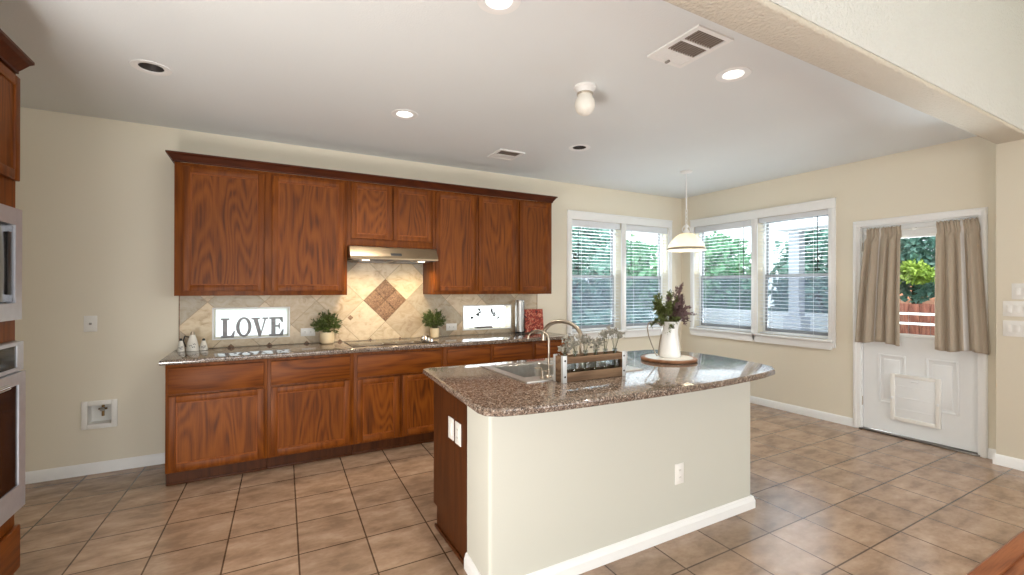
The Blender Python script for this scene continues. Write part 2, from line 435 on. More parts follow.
class MB:
    def __init__(s):
        s.bm = bmesh.new()

    def _merge(s, b):
        me = bpy.data.meshes.new('tmp'); b.to_mesh(me); b.free()
        s.bm.from_mesh(me); bpy.data.meshes.remove(me)

    def box(s, x0, x1, y0, y1, z0, z1, bev=0.0, seg=2):
        b = bmesh.new()
        x0, x1 = min(x0, x1), max(x0, x1); y0, y1 = min(y0, y1), max(y0, y1); z0, z1 = min(z0, z1), max(z0, z1)
        bmesh.ops.create_cube(b, size=1.0)
        for v in b.verts:
            v.co = Vector(((x0 + x1) / 2 + v.co.x * (x1 - x0), (y0 + y1) / 2 + v.co.y * (y1 - y0), (z0 + z1) / 2 + v.co.z * (z1 - z0)))
        if bev:
            bev = min(bev, 0.45 * min(x1 - x0, y1 - y0, z1 - z0))
            bmesh.ops.bevel(b, geom=list(b.edges), offset=bev, segments=seg, affect='EDGES', profile=0.5)
        s._merge(b); return s

    def prism(s, pts, plane, a0, a1, bev=0.0, seg=2):
        """polygon in plane 'xy' 'xz' 'yz' extruded along the third axis from a0 to a1"""
        f = {'xy': lambda u, v, a: (u, v, a), 'xz': lambda u, v, a: (u, a, v), 'yz': lambda u, v, a: (a, u, v)}[plane]
        b = bmesh.new()
        lo = [b.verts.new(f(u, v, a0)) for u, v in pts]; hi = [b.verts.new(f(u, v, a1)) for u, v in pts]
        n = len(pts)
        b.faces.new(lo); b.faces.new(hi)
        for i in range(n): b.faces.new((lo[i], lo[(i + 1) % n], hi[(i + 1) % n], hi[i]))
        bmesh.ops.recalc_face_normals(b, faces=b.faces)
        if bev:
            es = [e for e in b.edges if (e.verts[0] in lo and e.verts[1] in lo) or (e.verts[0] in hi and e.verts[1] in hi)]
            bmesh.ops.bevel(b, geom=es, offset=bev, segments=seg, affect='EDGES', profile=0.5)
        s._merge(b); return s

    def tube(s, pts, r, n=10, closed=False):
        pts = [Vector(p) for p in pts]
        rs = r if isinstance(r, (list, tuple)) else [r] * len(pts)
        b = bmesh.new(); rings = []
        up = Vector((0, 0, 1)); prev = None
        for i, p in enumerate(pts):
            if closed: t = pts[(i + 1) % len(pts)] - pts[i - 1]
            else: t = pts[min(i + 1, len(pts) - 1)] - pts[max(i - 1, 0)]
            t.normalize()
            if prev is None:
                a = up if abs(t.dot(up)) < 0.9 else Vector((1, 0, 0))
                nrm = t.cross(a).normalized()
            else:
                nrm = (prev - t * prev.dot(t)).normalized()
            prev = nrm
            bn = t.cross(nrm)
            rings.append([b.verts.new(p + (nrm * math.cos(2 * PI * k / n) + bn * math.sin(2 * PI * k / n)) * rs[i]) for k in range(n)])
        m = len(rings)
        for i in range(m if closed else m - 1):
            A, B = rings[i], rings[(i + 1) % m]
            for k in range(n): b.faces.new((A[k], A[(k + 1) % n], B[(k + 1) % n], B[k]))
        if not closed:
            b.faces.new(rings[0]); b.faces.new(rings[-1])
        bmesh.ops.recalc_face_normals(b, faces=b.faces)
        s._merge(b); return s

    def lathe(s, prof, c=(0, 0, 0), n=24, closed=False, mat=None):
        """profile [(r,z)] turned about the z axis through c (then mat applied about c)"""
        b = bmesh.new(); rings = []
        for r, z in prof:
            if r < 1e-5: rings.append([b.verts.new((0, 0, z))])
            else: rings.append([b.verts.new((r * math.cos(2 * PI * k / n), r * math.sin(2 * PI * k / n), z)) for k in range(n)])
        m = len(rings)
        for i in range(m if closed else m - 1):
            A, B = rings[i], rings[(i + 1) % m]
            for k in range(n):
                k2 = (k + 1) % n
                if len(A) == 1 and len(B) == 1: continue
                if len(A) == 1: b.faces.new((A[0], B[k], B[k2]))
                elif len(B) == 1: b.faces.new((A[k], A[k2], B[0]))
                else: b.faces.new((A[k], A[k2], B[k2], B[k]))
        if mat is not None: bmesh.ops.transform(b, matrix=mat, verts=b.verts)
        bmesh.ops.translate(b, vec=Vector(c), verts=b.verts)
        bmesh.ops.recalc_face_normals(b, faces=b.faces)
        s._merge(b); return s

    def leaf(s, p, d, L, w, fold=0.25):
        """a pointed leaf, two folded halves, from p along d"""
        d = Vector(d).normalized(); a = Vector((random.uniform(-1, 1), random.uniform(-1, 1), random.uniform(-1, 1)))
        sd = d.cross(a)
        if sd.length < 1e-3: sd = Vector((1, 0, 0))
        sd.normalize(); nn = d.cross(sd)
        p = Vector(p)
        b = s.bm
        v0 = b.verts.new(p); v1 = b.verts.new(p + d * L * 0.45 + sd * w / 2 + nn * w * fold); v2 = b.verts.new(p + d * L + nn * 0.1 * L)
        v3 = b.verts.new(p + d * L * 0.45 - sd * w / 2 + nn * w * fold); vm = b.verts.new(p + d * L * 0.5)
        b.faces.new((v0, v1, v2, vm)); b.faces.new((v0, vm, v2, v3))
        return s


def world_off(o):
    v = Vector((0, 0, 0))
    while o is not None:
        v += o.location; o = o.parent
    return v


def obj(name, mb, mat, parent=None, smooth=True, angle=0.6, recalc=True):
    """link the collected mesh (given in world coordinates) as ONE object under parent"""
    bm = mb.bm
    if parent is not None:
        bmesh.ops.translate(bm, vec=-world_off(parent), verts=bm.verts)
    if recalc: bmesh.ops.recalc_face_normals(bm, faces=bm.faces)
    me = bpy.data.meshes.new(name); bm.to_mesh(me); bm.free()
    me.materials.append(mat)
    if smooth:
        me.shade_smooth(); me.set_sharp_from_angle(angle=angle)
    o = bpy.data.objects.new(name, me); COL.objects.link(o)
    if parent is not None: o.parent = parent
    return o


def tag(o, label=None, cat=None, group=None, kind=None):
    if label: o['label'] = label
    if cat: o['category'] = cat
    if group: o['group'] = group
    if kind: o['kind'] = kind
    return o


def thing(name, label, cat, loc=(0, 0, 0), group=None):
    o = bpy.data.objects.new(name, None); COL.objects.link(o)
    o.empty_display_size = 0.1; o.location = loc
    return tag(o, label, cat, group)


def setting(name, loc=(0, 0, 0)):
    o = bpy.data.objects.new(name, None); COL.objects.link(o); o.location = loc
    return tag(o, kind='structure')


def struct(name, mb, mat, parent=None, **k):
    o = obj(name, mb, mat, parent, **k)
    if parent is None: tag(o, kind='structure')
    return o


def copy_tree(o, parent=None):
    c = o.copy(); COL.objects.link(c)
    if parent is not None: c.parent = parent
    for ch in list(o.children): copy_tree(ch, c)
    return c


# frames on the two walls: u runs along the wall, d goes outward through it
def WP(wall, u, d, z):
    return (u, D + d, z) if wall == 'b' else (XR + d, u, z)


def wbox(mb, wall, u0, u1, d0, d1, z0, z1, bev=0.0):
    a, b = WP(wall, u0, d0, z0), WP(wall, u1, d1, z1)
    return mb.box(a[0], b[0], a[1], b[1], a[2], b[2], bev)


def sheet(us, vs, holes, d0, d1, f):
    """a slab in (u, v) with rectangular holes, thickness d0..d1; f(u, v, d) -> point"""
    us = sorted(set(us + [h[0] for h in holes] + [h[1] for h in holes]))
    vs = sorted(set(vs + [h[2] for h in holes] + [h[3] for h in holes]))
    mb = MB(); b = mb.bm; V = {}

    def vt(i, j, k):
        if (i, j, k) not in V: V[(i, j, k)] = b.verts.new(f(us[i], vs[j], (d0, d1)[k]))
        return V[(i, j, k)]

    def solid(i, j):
        if i < 0 or j < 0 or i >= len(us) - 1 or j >= len(vs) - 1: return False
        cu, cv = (us[i] + us[i + 1]) / 2, (vs[j] + vs[j + 1]) / 2
        return not any(h[0] < cu < h[1] and h[2] < cv < h[3] for h in holes)
    for i in range(len(us) - 1):
        for j in range(len(vs) - 1):
            if not solid(i, j): continue
            for k in (0, 1): b.faces.new((vt(i, j, k), vt(i + 1, j, k), vt(i + 1, j + 1, k), vt(i, j + 1, k)))
            if not solid(i - 1, j): b.faces.new((vt(i, j, 0), vt(i, j + 1, 0), vt(i, j + 1, 1), vt(i, j, 1)))
            if not solid(i + 1, j): b.faces.new((vt(i + 1, j, 0), vt(i + 1, j + 1, 0), vt(i + 1, j + 1, 1), vt(i + 1, j, 1)))
            if not solid(i, j - 1): b.faces.new((vt(i, j, 0), vt(i + 1, j, 0), vt(i + 1, j, 1), vt(i, j, 1)))
            if not solid(i, j + 1): b.faces.new((vt(i, j + 1, 0), vt(i + 1, j + 1, 0), vt(i + 1, j + 1, 1), vt(i, j + 1, 1)))
    return mb


# ------------------------------------------------------------------ the shell
XL = -1.66
YR = -3.6
WB = [(3.385, 4.195), (4.275, 5.078)]            # back window openings (x)
WR = [(3.508, 4.366), (2.631, 3.430)]            # right window openings (y)
WZ0, WZ1 = 0.872, 2.285
SW = [(-0.345, 0.222, 0.992, 1.241), (1.935, 2.512, 0.974, 1.224)]   # little backsplash windows
DO = (1.452, 2.335, 0.0, 2.05)                   # door opening
CANS = [(-0.57, 3.395), (0.945, 3.376), (0.945, 1.835), (2.522, 1.772), (2.588, 3.388)]

struct('floor', MB().box(XL, XR + 0.14, 0.885, D + 0.14, -0.1, 0.0), M['floor_tile'], smooth=False)
fl = MB()
fl.box(XL, XR + 0.14, YR, 0.80, -0.1, 0.0)
struct('floor_living', fl, M['floor_wood'], smooth=False)
struct('trim_1', MB().prism([(0.80, 0.0), (0.80, 0.012), (0.812, 0.016), (0.872, 0.016), (0.885, 0.004), (0.885, 0.0)], 'yz', XL, XS), M['floor_wood'])

struct('wall_back', sheet([XL, XR + 0.14], [-0.1, H + 0.3], [(a, b, WZ0, WZ1) for a, b in WB] + SW + [(-1.148, -1.009, 0.380, 0.521)], 0.0, 0.14,
                          lambda u, v, d: (u, D + d, v)), M['wall'], smooth=False)
struct('wall_right', sheet([BY1 - 0.05, D], [-0.1, H + 0.3], [(a, b, WZ0, WZ1) for a, b in WR] + [DO], 0.0, 0.14,
                           lambda u, v, d: (XR + d, u, v)), M['wall'], smooth=False)
w = MB(); w.box(XS, XR + 0.14, YR, BY1, -0.1, 4.15, 0.008)
struct('wall_living_right', w, M['wall'])
struct('wall_left', MB().box(XL - 0.12, XL, YR, D + 0.14, -0.1, 4.15), M['wall'], smooth=False)
struct('wall_rear', sheet([XL, XR], [-0.1, 4.15], [(-1.1, 1.5, 0.65, 2.65), (2.3, 4.9, 0.65, 2.65)], -0.14, 0.0,
                          lambda u, v, d: (u, YR + d, v)), M['wall'], smooth=False)
struct('ceiling', sheet([XL, XR], [BY1 - 0.02, D], [(x - 0.064, x + 0.064, y - 0.064, y + 0.064) for x, y in CANS], 0.0, 0.1,
                        lambda u, v, d: (u, v, H + d)), M['ceiling'], smooth=False)
struct('ceiling_living', MB().box(XL, XR, YR, BY0, 4.05, 4.17), M['ceiling'], smooth=False)
bt = MB(); bt.box(XL, XS + 0.02, BY0, BY1, BZ, BZ + 0.03, 0.012, 3)
struct('ceiling_beam_soffit', bt, M['wall_rough'])
bt = MB(); bt.box(XL, XS + 0.02, BY0, BY1, BZ + 0.028, 4.1, 0.004)
struct('ceiling_beam', bt, M['wall_white'])


def board_profile(t=0.014, h=0.085):
    return [(0, 0), (t, 0), (t, h * 0.62), (t * 0.7, h * 0.78), (t * 0.55, h * 0.92), (0.002, h), (0, h)]


def baseboard(name, axis, a0, a1, face, sgn):
    """axis 'x': runs along x on a wall at y=face; sgn = direction it sticks out"""
    pr = [(face + sgn * t, z) for t, z in board_profile()]
    mb = MB().prism(pr, 'yz' if axis == 'x' else 'xz', a0, a1)
    return struct(name, mb, M['trim'])


baseboard('baseboard_back', 'x', XL, -0.592, D, -1)
baseboard('baseboard_nook', 'x', 2.93, XR, D, -1)
baseboard('baseboard_right', 'y', 2.40, D, XR, -1)
baseboard('baseboard_door_side', 'y', BY1, 1.405, XR, -1)
baseboard('baseboard_living', 'y', YR, BY1, XS, -1)
baseboard('baseboard_stub', 'x', XS - 0.014, XR, BY1, 1)

# ------------------------------------------------------------------ windows, casings and blinds
win_no = 0


def casing(name, wall, u0, u1, holes):
    """flat white boards round a pair of windows, a stool and an apron under each"""
    zt, zb = 2.392, 0.80
    t = -0.02
    root = setting(name, WP(wall, (u0 + u1) / 2, 0, zb))
    hs = sorted(holes)
    mb = MB()
    wbox(mb, wall, u0, u1, t, 0, WZ1, zt, 0.004)
    wbox(mb, wall, u0, u1, t - 0.01, 0, zt - 0.018, zt, 0.004)
    obj('head_casing', mb, M['trim'], root)
    edges = [u0] + [e for h in hs for e in h] + [u1]
    for i in range(0, len(edges), 2):
        mb = MB(); wbox(mb, wall, edges[i], edges[i + 1], t, 0, (zb - 0.01) if i in (0, len(edges) - 2) else 0.775, WZ1, 0.004)
        wbox(mb, wall, edges[i] + 0.02, edges[i + 1] - 0.02, t - 0.005, t + 0.002, WZ0, WZ1, 0.002)
        obj('side_casing', mb, M['trim'], root)
    for a, b in hs:
        mb = MB()
        wbox(mb, wall, a - 0.05, b + 0.05, -0.055, 0.01, WZ0 - 0.024, WZ0, 0.006)
        obj('stool', mb, M['trim'], root)
        mb = MB()
        pr = [(a - 0.055, WZ0 - 0.024), (b + 0.055, WZ0 - 0.024), (b + 0.055, WZ0 - 0.06), (b + 0.03, 0.768), (a - 0.03, 0.768), (a - 0.055, WZ0 - 0.06)]
        if wall == 'b': mb.prism(pr, 'xz', D - 0.032, D)
        else: mb.prism(pr, 'yz', XR - 0.032, XR)
        obj('apron', mb, M['trim'], root)


def window(wall, a, b):
    """a single-hung window: frame, two sashes, panes"""
    global win_no
    win_no += 1
    root = setting('window_%d' % win_no, WP(wall, (a + b) / 2, 0.1, WZ0))
    ft = 0.03
    mb = MB()
    for u0, u1, z0, z1 in ((a, a + ft, WZ0, WZ1), (b - ft, b, WZ0, WZ1), (a + ft, b - ft, WZ0, WZ0 + ft), (a + ft, b - ft, WZ1 - ft, WZ1)):
        wbox(mb, wall, u0, u1, 0.095, 0.14, z0, z1, 0.003)
    obj('window_frame', mb, M['trim'], root)
    mid = 1.575
    for nm, z0, z1, d, g in (('lower_sash', WZ0 + ft, mid + 0.022, 0.098, 'glass_screen'), ('upper_sash', mid - 0.022, WZ1 - ft, 0.12, 'glass')):
        mb = MB(); st = 0.028
        for u0, u1, p0, p1 in ((a + ft, a + ft + st, z0, z1), (b - ft - st, b - ft, z0, z1), (a + ft + st, b - ft - st, z0, z0 + 0.04), (a + ft + st, b - ft - st, z1 - 0.04, z1)):
            wbox(mb, wall, u0, u1, d, d + 0.02, p0, p1, 0.003)
        s = obj(nm, mb, M['frame_grey'], root)
        mb = MB(); wbox(mb, wall, a + ft + st - 0.004, b - ft - st + 0.004, d + 0.008, d + 0.012, z0 + 0.036, z1 - 0.036)
        obj('pane', mb, M[g], s, smooth=False)


def blind(wall, a, b, label, drop):
    root = thing('window_blind', label, 'blind', WP(wall, (a + b) / 2, 0.04, WZ1), 'white slatted blinds in the four nook windows')
    u0, u1 = a + 0.008, b - 0.008
    mb = MB(); wbox(mb, wall, u0, u1, 0.012, 0.068, WZ1 - 0.05, WZ1 - 0.002, 0.003)
    obj('headrail', mb, M['blind'], root)
    mb = MB(); wbox(mb, wall, u0 - 0.004, u1 + 0.004, 0.0, 0.012, WZ1 - drop, WZ1 - 0.002, 0.004)
    obj('valance', mb, M['blind'], root)
    mb = MB(); z = WZ1 - 0.075; zb = WZ0 + 0.03
    n = int((z - zb) / 0.0425)
    for i in range(n):
        zz = z - i * 0.0425
        bb = mb.bm
        pts = []
        for k, (d, dz) in enumerate(((0.016, -0.001), (0.041, 0.0015), (0.066, 0.001))):
            pts.append([bb.verts.new(WP(wall, uu, d, zz + dz + s)) for uu in (u0, u1) for s in (0, 0.0022)])
        for k in (0, 1):
            A, B = pts[k], pts[k + 1]
            bb.faces.new((A[1], A[3], B[3], B[1])); bb.faces.new((A[0], B[0], B[2], A[2]))
            bb.faces.new((A[0], A[1], B[1], B[0])); bb.faces.new((A[2], B[2], B[3], A[3]))
        bb.faces.new((pts[0][0], pts[0][2], pts[0][3], pts[0][1])); bb.faces.new((pts[2][0], pts[2][1], pts[2][3], pts[2][2]))
    obj('slats', mb, M['blind'], root, angle=0.3)
    mb = MB(); wbox(mb, wall, u0, u1, 0.018, 0.064, WZ0 + 0.004, WZ0 + 0.02, 0.004)
    obj('bottom_rail', mb, M['blind'], root)
    for f in (0.2, 0.8):
        u = u0 + (u1 - u0) * f
        mb = MB().tube([WP(wall, u, 0.014, WZ1 - 0.05), WP(wall, u, 0.014, WZ0 + 0.015)], 0.0018, 6)
        obj('ladder_cord', mb, M['blind'], root)
    uw = u0 + 0.1 if wall == 'b' else u0 + 0.11
    zz = 1.60
    mb = MB().tube([WP(wall, uw, 0.004, WZ1 - 0.06), WP(wall, uw, 0.004, zz)], 0.004, 6)
    obj('tilt_wand', mb, M['cord'], root)


casing('trim_2', 'b', 3.313, 5.146, WB)
casing('trim_3', 'r', 2.561, 4.425, WR)
for a, b in WB: window('b', a, b)
for a, b in WR: window('r', a, b)
blind('b', *WB[0], 'white slatted blind in the left window of the back wall, beside the wall cabinets', 0.085)
blind('b', *WB[1], 'white slatted blind in the back wall window nearest the corner', 0.085)
blind('r', *WR[0], 'white slatted blind in the right wall window nearest the corner, behind the pendant lamp', 0.085)
blind('r', *WR[1], 'white slatted blind in the right wall window nearest the door, porch post behind it', 0.06)

# the two little windows set into the backsplash
for i, (x0, x1, z0, z1) in enumerate(SW):
    root = setting('window_%d' % (5 + i), ((x0 + x1) / 2, D, z0))
    mb = MB(); ft = 0.012
    for a, b, c, d_ in ((x0 - ft, x0, z0 - ft, z1 + ft), (x1, x1 + ft, z0 - ft, z1 + ft), (x0, x1, z0 - ft, z0), (x0, x1, z1, z1 + ft)):
        mb.box(a, b, D - 0.022, D, c, d_, 0.003)
    obj('window_frame', mb, M['trim'], root)
    mb = MB(); f2 = 0.007
    for a, b, c, d_ in ((x0, x0 + f2, z0, z1), (x1 - f2, x1, z0, z1), (x0, x1, z0, z0 + f2), (x0, x1, z1 - f2, z1)):
        mb.box(a, b, D + 0.09, D + 0.12, c, d_, 0.003)
    obj('sash', mb, M['trim'], root)
    mb = MB()
    mb.bm.faces.new([mb.bm.verts.new(p) for p in ((x0 + f2 - 0.003, D + 0.103, z0 + f2 - 0.003), (x1 - f2 + 0.003, D + 0.103, z0 + f2 - 0.003), (x1 - f2 + 0.003, D + 0.103, z1 - f2 + 0.003), (x0 + f2 - 0.003, D + 0.103, z1 - f2 + 0.003))])
    obj('pane', mb, M['frosted'], root, smooth=False)

# ------------------------------------------------------------------ the back door
door = setting('door_1', (XR + 0.05, 1.89, 0))
y0, y1 = 1.466, 2.322
mb = MB()
wbox(mb, 'r', 1.406, 1.466, -0.02, 0.0, 0.0, 2.05, 0.004)
wbox(mb, 'r', 2.332, 2.398, -0.02, 0.0, 0.0, 2.05, 0.004)
wbox(mb, 'r', 1.406, 2.398, -0.02, 0.0, 2.05, 2.112, 0.004)
wbox(mb, 'r', 1.414, 1.44, -0.027, -0.018, 0.0, 2.09, 0.003)
wbox(mb, 'r', 2.365, 2.39, -0.027, -0.018, 0.0, 2.09, 0.003)
wbox(mb, 'r', 1.414, 2.39, -0.027, -0.018, 2.08, 2.104, 0.003)
obj('door_casing', mb, M['trim'], door)
mb = MB()
wbox(mb, 'r', 1.4525, y0 - 0.004, 0.0, 0.135, 0.0, 2.044)
wbox(mb, 'r', y1 + 0.004, 2.3345, 0.0, 0.135, 0.0, 2.044)
wbox(mb, 'r', y0 - 0.004, y1 + 0.004, 0.0, 0.135, 2.0405, 2.0495)
obj('door_jamb', mb, M['trim'], door, smooth=False)
GZ0, GZ1, GY0, GY1 = 0.985, 1.915, 1.615, 2.175
slab = obj('door_slab', sheet([y0, y1], [0.018, 2.036], [(GY0, GY1, GZ0, GZ1)], 0.022, 0.066, lambda u, v, d: (XR + d, u, v)), M['door_white'], door, smooth=False)
mb = MB()
for a, b, c, d_ in ((GY0 - 0.025, GY0 + 0.01, GZ0 - 0.025, GZ1 + 0.025), (GY1 - 0.01, GY1 + 0.025, GZ0 - 0.025, GZ1 + 0.025),
                    (GY0 + 0.01, GY1 - 0.01, GZ0 - 0.025, GZ0 + 0.01), (GY0 + 0.01, GY1 - 0.01, GZ1 - 0.01, GZ1 + 0.025)):
    wbox(mb, 'r', a, b, 0.012, 0.024, c, d_, 0.004)
obj('glazing_frame', mb, M['door_white'], slab)
mb = MB(); wbox(mb, 'r', GY0, GY1, 0.04, 0.046, GZ0, GZ1)
obj('door_pane', mb, M['glass'], slab, smooth=False)
for a, b in ((1.972, 2.192), (1.594, 1.822)):
    mb = MB(); z0, z1 = 0.30, 0.778; t = 0.02
    for p in ((a, a + t, z0, z1), (b - t, b, z0, z1), (a + t, b - t, z0, z0 + t), (a + t, b - t, z1 - t, z1)):
        wbox(mb, 'r', p[0], p[1], 0.014, 0.0235, p[2], p[3], 0.004)
    wbox(mb, 'r', a + 0.045, b - 0.045, 0.016, 0.0235, z0 + 0.045, z1 - 0.045, 0.006)
    obj('raised_panel', mb, M['door_white'], slab)
pet = MB(); a, b, z0, z1 = 1.712, 2.084, 0.158, 0.604
for p in ((a, a + 0.035, z0, z1), (b - 0.035, b, z0, z1), (a + 0.035, b - 0.035, z0, z0 + 0.035), (a + 0.035, b - 0.035, z1 - 0.03, z1)):
    wbox(pet, 'r', p[0], p[1], -0.012, 0.0225, p[2], p[3], 0.005)
pd = obj('pet_door', pet, M['plastic'], slab)
pd['label'] = 'white plastic pet door with closing panel'
mb = MB(); wbox(mb, 'r', a + 0.03, b - 0.03, 0.0, 0.018, z0 + 0.03, z1 - 0.025, 0.003)
for zz in (0.27, 0.38, 0.49): wbox(mb, 'r', a + 0.05, b - 0.05, -0.004, 0.004, zz, zz + 0.006, 0.002)
wbox(mb, 'r', 1.868, 1.928, -0.012, 0.002, z1 - 0.062, z1 - 0.05, 0.003)
for yy_ in (a + 0.016, b - 0.016): wbox(mb, 'r', yy_ - 0.009, yy_ + 0.009, -0.018, -0.008, 0.36, 0.385, 0.003)
obj('closing_panel', mb, M['door_white'], slab)
for zz in (0.24, 1.03, 1.80):
    mb = MB().tube([(XR + 0.012, 2.328, zz), (XR + 0.012, 2.328, zz + 0.09)], 0.007, 8)
    obj('hinge', mb, M['nickel'], door)
mb = MB(); wbox(mb, 'r', 1.45, 2.34, -0.03, 0.12, 0.0, 0.014, 0.004)
obj('threshold', mb, M['steel_dark'], door)

rod = thing('curtain_rod', 'thin white curtain rod across the top of the back door', 'curtain rod', (XR - 0.02, 1.9, 1.985))
obj('rod', MB().tube([(XR - 0.016, 1.455, 1.985), (XR - 0.016, 2.30, 1.985)], 0.006, 8), M['trim'], rod)
for yb in (1.475, 1.90, 2.285): obj('bracket', MB().box(XR - 0.024, XR + 0.021, yb - 0.012, yb + 0.012, 1.972, 2.0, 0.003), M['trim'], rod)


def curtain(label, top, bot, zb, ph, nf):
    """gathered panel: top, bot = (outer y, inner y)"""
    mb = MB(); b = mb.bm; NU, NV = 96, 36
    uvl = b.loops.layers.uv.new('UVMap')
    zt = 2.022
    g = []
    for j in range(NV + 1):
        t = j / NV; z = zt + (zb - zt) * t
        e = t ** 0.8
        row = []
        for i in range(NU + 1):
            s = i / NU
            sw = s + 0.02 * math.sin(2 * PI * nf * s + ph)
            y = (top[0] + (top[1] - top[0]) * sw) * (1 - e) + (bot[0] + (bot[1] - bot[0]) * sw) * e
            amp = 0.026 + 0.030 * min(1, t * 1.6)
            f = math.sin(2 * PI * nf * s + ph + 0.8 * math.sin(2 * PI * s * 1.3 + ph) + 0.5 * t) + 0.35 * math.sin(2 * PI * nf * 2.1 * s + 1.7 * ph)
            fine = 0.006 * math.sin(2 * PI * nf * 3.3 * s + ph) * max(0, 1 - t * 5)
            f = math.copysign(abs(f) ** 0.8, f) * 0.8
            x = XR - 0.030 - amp * (f * 0.5 + 0.55) - fine
            if t < 0.035: x = XR - 0.036 - 0.012 * (0.5 + 0.5 * math.sin(2 * PI * nf * 3 * s + ph))
            if 0.035 <= t < 0.09: x = XR - 0.026 - 0.004 * (1 + math.sin(2 * PI * nf * 3 * s + ph))
            zz = z + 0.006 * math.sin(2 * PI * nf * 3 * s + 2) * max(0, 1 - t * 18) - 0.012 * t * math.sin(2 * PI * s * 1.2 + ph)
            row.append(b.verts.new((x, y, zz)))
        g.append(row)
    for j in range(NV):
        for i in range(NU):
            fc = b.faces.new((g[j][i], g[j][i + 1], g[j + 1][i + 1], g[j + 1][i]))
            for lp, (ui, vj) in zip(fc.loops, ((i, j), (i + 1, j), (i + 1, j + 1), (i, j + 1))): lp[uvl].uv = (ui / NU, vj / NV)
    bmesh.ops.translate(b, vec=Vector((0, 0, 0)), verts=b.verts)
    o = obj('door_curtain', mb, M['curtain'], None, angle=3.0)
    sm = o.modifiers.new('cloth_thickness', 'SOLIDIFY'); sm.thickness = 0.003
    return tag(o, label, 'curtain', 'curtains on the back door')


curtain('gathered beige curtain over the hinge side of the door glass, left one', (2.262, 1.988), (2.352, 1.986), 0.892, 0.6, 4)
curtain('gathered beige curtain over the right half of the door, nearest the switch plates', (1.448, 1.722), (1.378, 1.722), 0.880, 2.0, 4)

# ------------------------------------------------------------------ cabinets on the back wall


def door_front(root, x0, x1, z0, z1, yf, name='door', st=0.047):
    """framed flat-panel front whose face is at y = yf (facing -y); panel is a sub-part"""
    mb = MB(); t = 0.019
    mb.box(x0, x0 + st, yf, yf + t, z0, z1, 0.004)
    mb.box(x1 - st, x1, yf, yf + t, z0, z1, 0.004)
    mb.box(x0 + st - 0.001, x1 - st + 0.001, yf + 0.0005, yf + t, z0, z0 + st, 0.004)
    mb.box(x0 + st - 0.001, x1 - st + 0.001, yf + 0.0005, yf + t, z1 - st, z1, 0.004)
    d = obj(name, mb, M['oak_v'], root)
    # sticking bead round the panel
    bd = MB(); a, b, c, e = x0 + st, x1 - st, z0 + st, z1 - st; w_ = 0.009
    bd.prism([(a, c), (b, c), (b - w_, c + w_), (a + w_, c + w_)], 'xz', yf + 0.004, yf + 0.012)
    bd.prism([(a, e), (b, e), (b - w_, e - w_), (a + w_, e - w_)], 'xz', yf + 0.004, yf + 0.012)
    bd.prism([(a, c), (a, e), (a + w_, e - w_), (a + w_, c + w_)], 'xz', yf + 0.004, yf + 0.012)
    bd.prism([(b, c), (b, e), (b - w_, e - w_), (b - w_, c + w_)], 'xz', yf + 0.004, yf + 0.012)
    obj('bead', bd, M['oak_light'], d)
    obj('panel', MB().box(x0 + st - 0.004, x1 - st + 0.004, yf + 0.009, yf + 0.015, z0 + st - 0.004, z1 - st + 0.004), M['oak_panel'], d, smooth=False)
    return d


M['oak_light'] = wood('cherry_oak_bead', 'z', srgb(100, 48, 12), srgb(130, 68, 22), srgb(142, 78, 29), cath=0.4)

YB = D - 0.60           # base face frame
YU = D - 0.325          # upper face frame


def carcass(root, x0, x1, yf, z0, z1, mat='oak_v', yb=None):
    obj('carcass', MB().box(x0, x1, yf, (D - 0.0015 if yb is None else yb), z0, z1, 0.002), M[mat], root)


def base_cabinet(x0, x1, drawers, doors, label, left_end=False, right_end=False):
    root = thing('base_cabinet', label, 'cabinet', ((x0 + x1) / 2, D - 0.3, 0), 'base cabinets along the back wall')
    obj('carcass', MB().box(x0 + 0.0005, x1 - 0.0005, YB, D - 0.0015, 0.105, 0.878, 0.002), M['oak_v'], root)
    tk = MB(); tk.box(x0 + 0.001, x1 - 0.001, D - 0.54, D - 0.522, 0.001, 0.106)
    tk.box(x0 + 0.001, x1 - 0.001, D - 0.552, D - 0.54, 0.001, 0.018, 0.004)
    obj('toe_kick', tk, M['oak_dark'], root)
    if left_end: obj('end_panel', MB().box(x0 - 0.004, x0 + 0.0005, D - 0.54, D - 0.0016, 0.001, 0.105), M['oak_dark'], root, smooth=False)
    for a, b in drawers:
        mb = MB(); mb.box(a, b, YB - 0.023, YB - 0.004, 0.668, 0.855, 0.005)
        obj('drawer', mb, M['oak_h'], root)
    for a, b in doors: door_front(root, a, b, 0.122, 0.652, YB - 0.023)
    return root


base_cabinet(-0.588, 0.047, [(-0.570, 0.024)], [(-0.570, 0.028)], 'leftmost base cabinet, one wide drawer over one door, below the LOVE letters', left_end=True)
base_cabinet(0.047, 0.690, [(0.071, 0.655)], [(0.071, 0.660)], 'base cabinet with one drawer over one door, just left of the cooktop')
base_cabinet(0.690, 1.487, [(0.713, 1.459)], [(0.713, 1.073), (1.097, 1.459)], 'wide base cabinet with two doors, directly under the cooktop')
base_cabinet(1.487, 1.978, [(1.515, 1.958)], [(1.515, 1.958)], 'base cabinet just right of the cooktop, lower part hidden behind the island')
base_cabinet(1.978, 2.455, [(1.996, 2.432)], [(1.996, 2.432)], 'base cabinet under the small window with the sprigs, second from the right end')
base_cabinet(2.455, 2.905, [(2.478, 2.886)], [(2.478, 2.886)], 'rightmost base cabinet of the back wall, behind the gooseneck faucet')


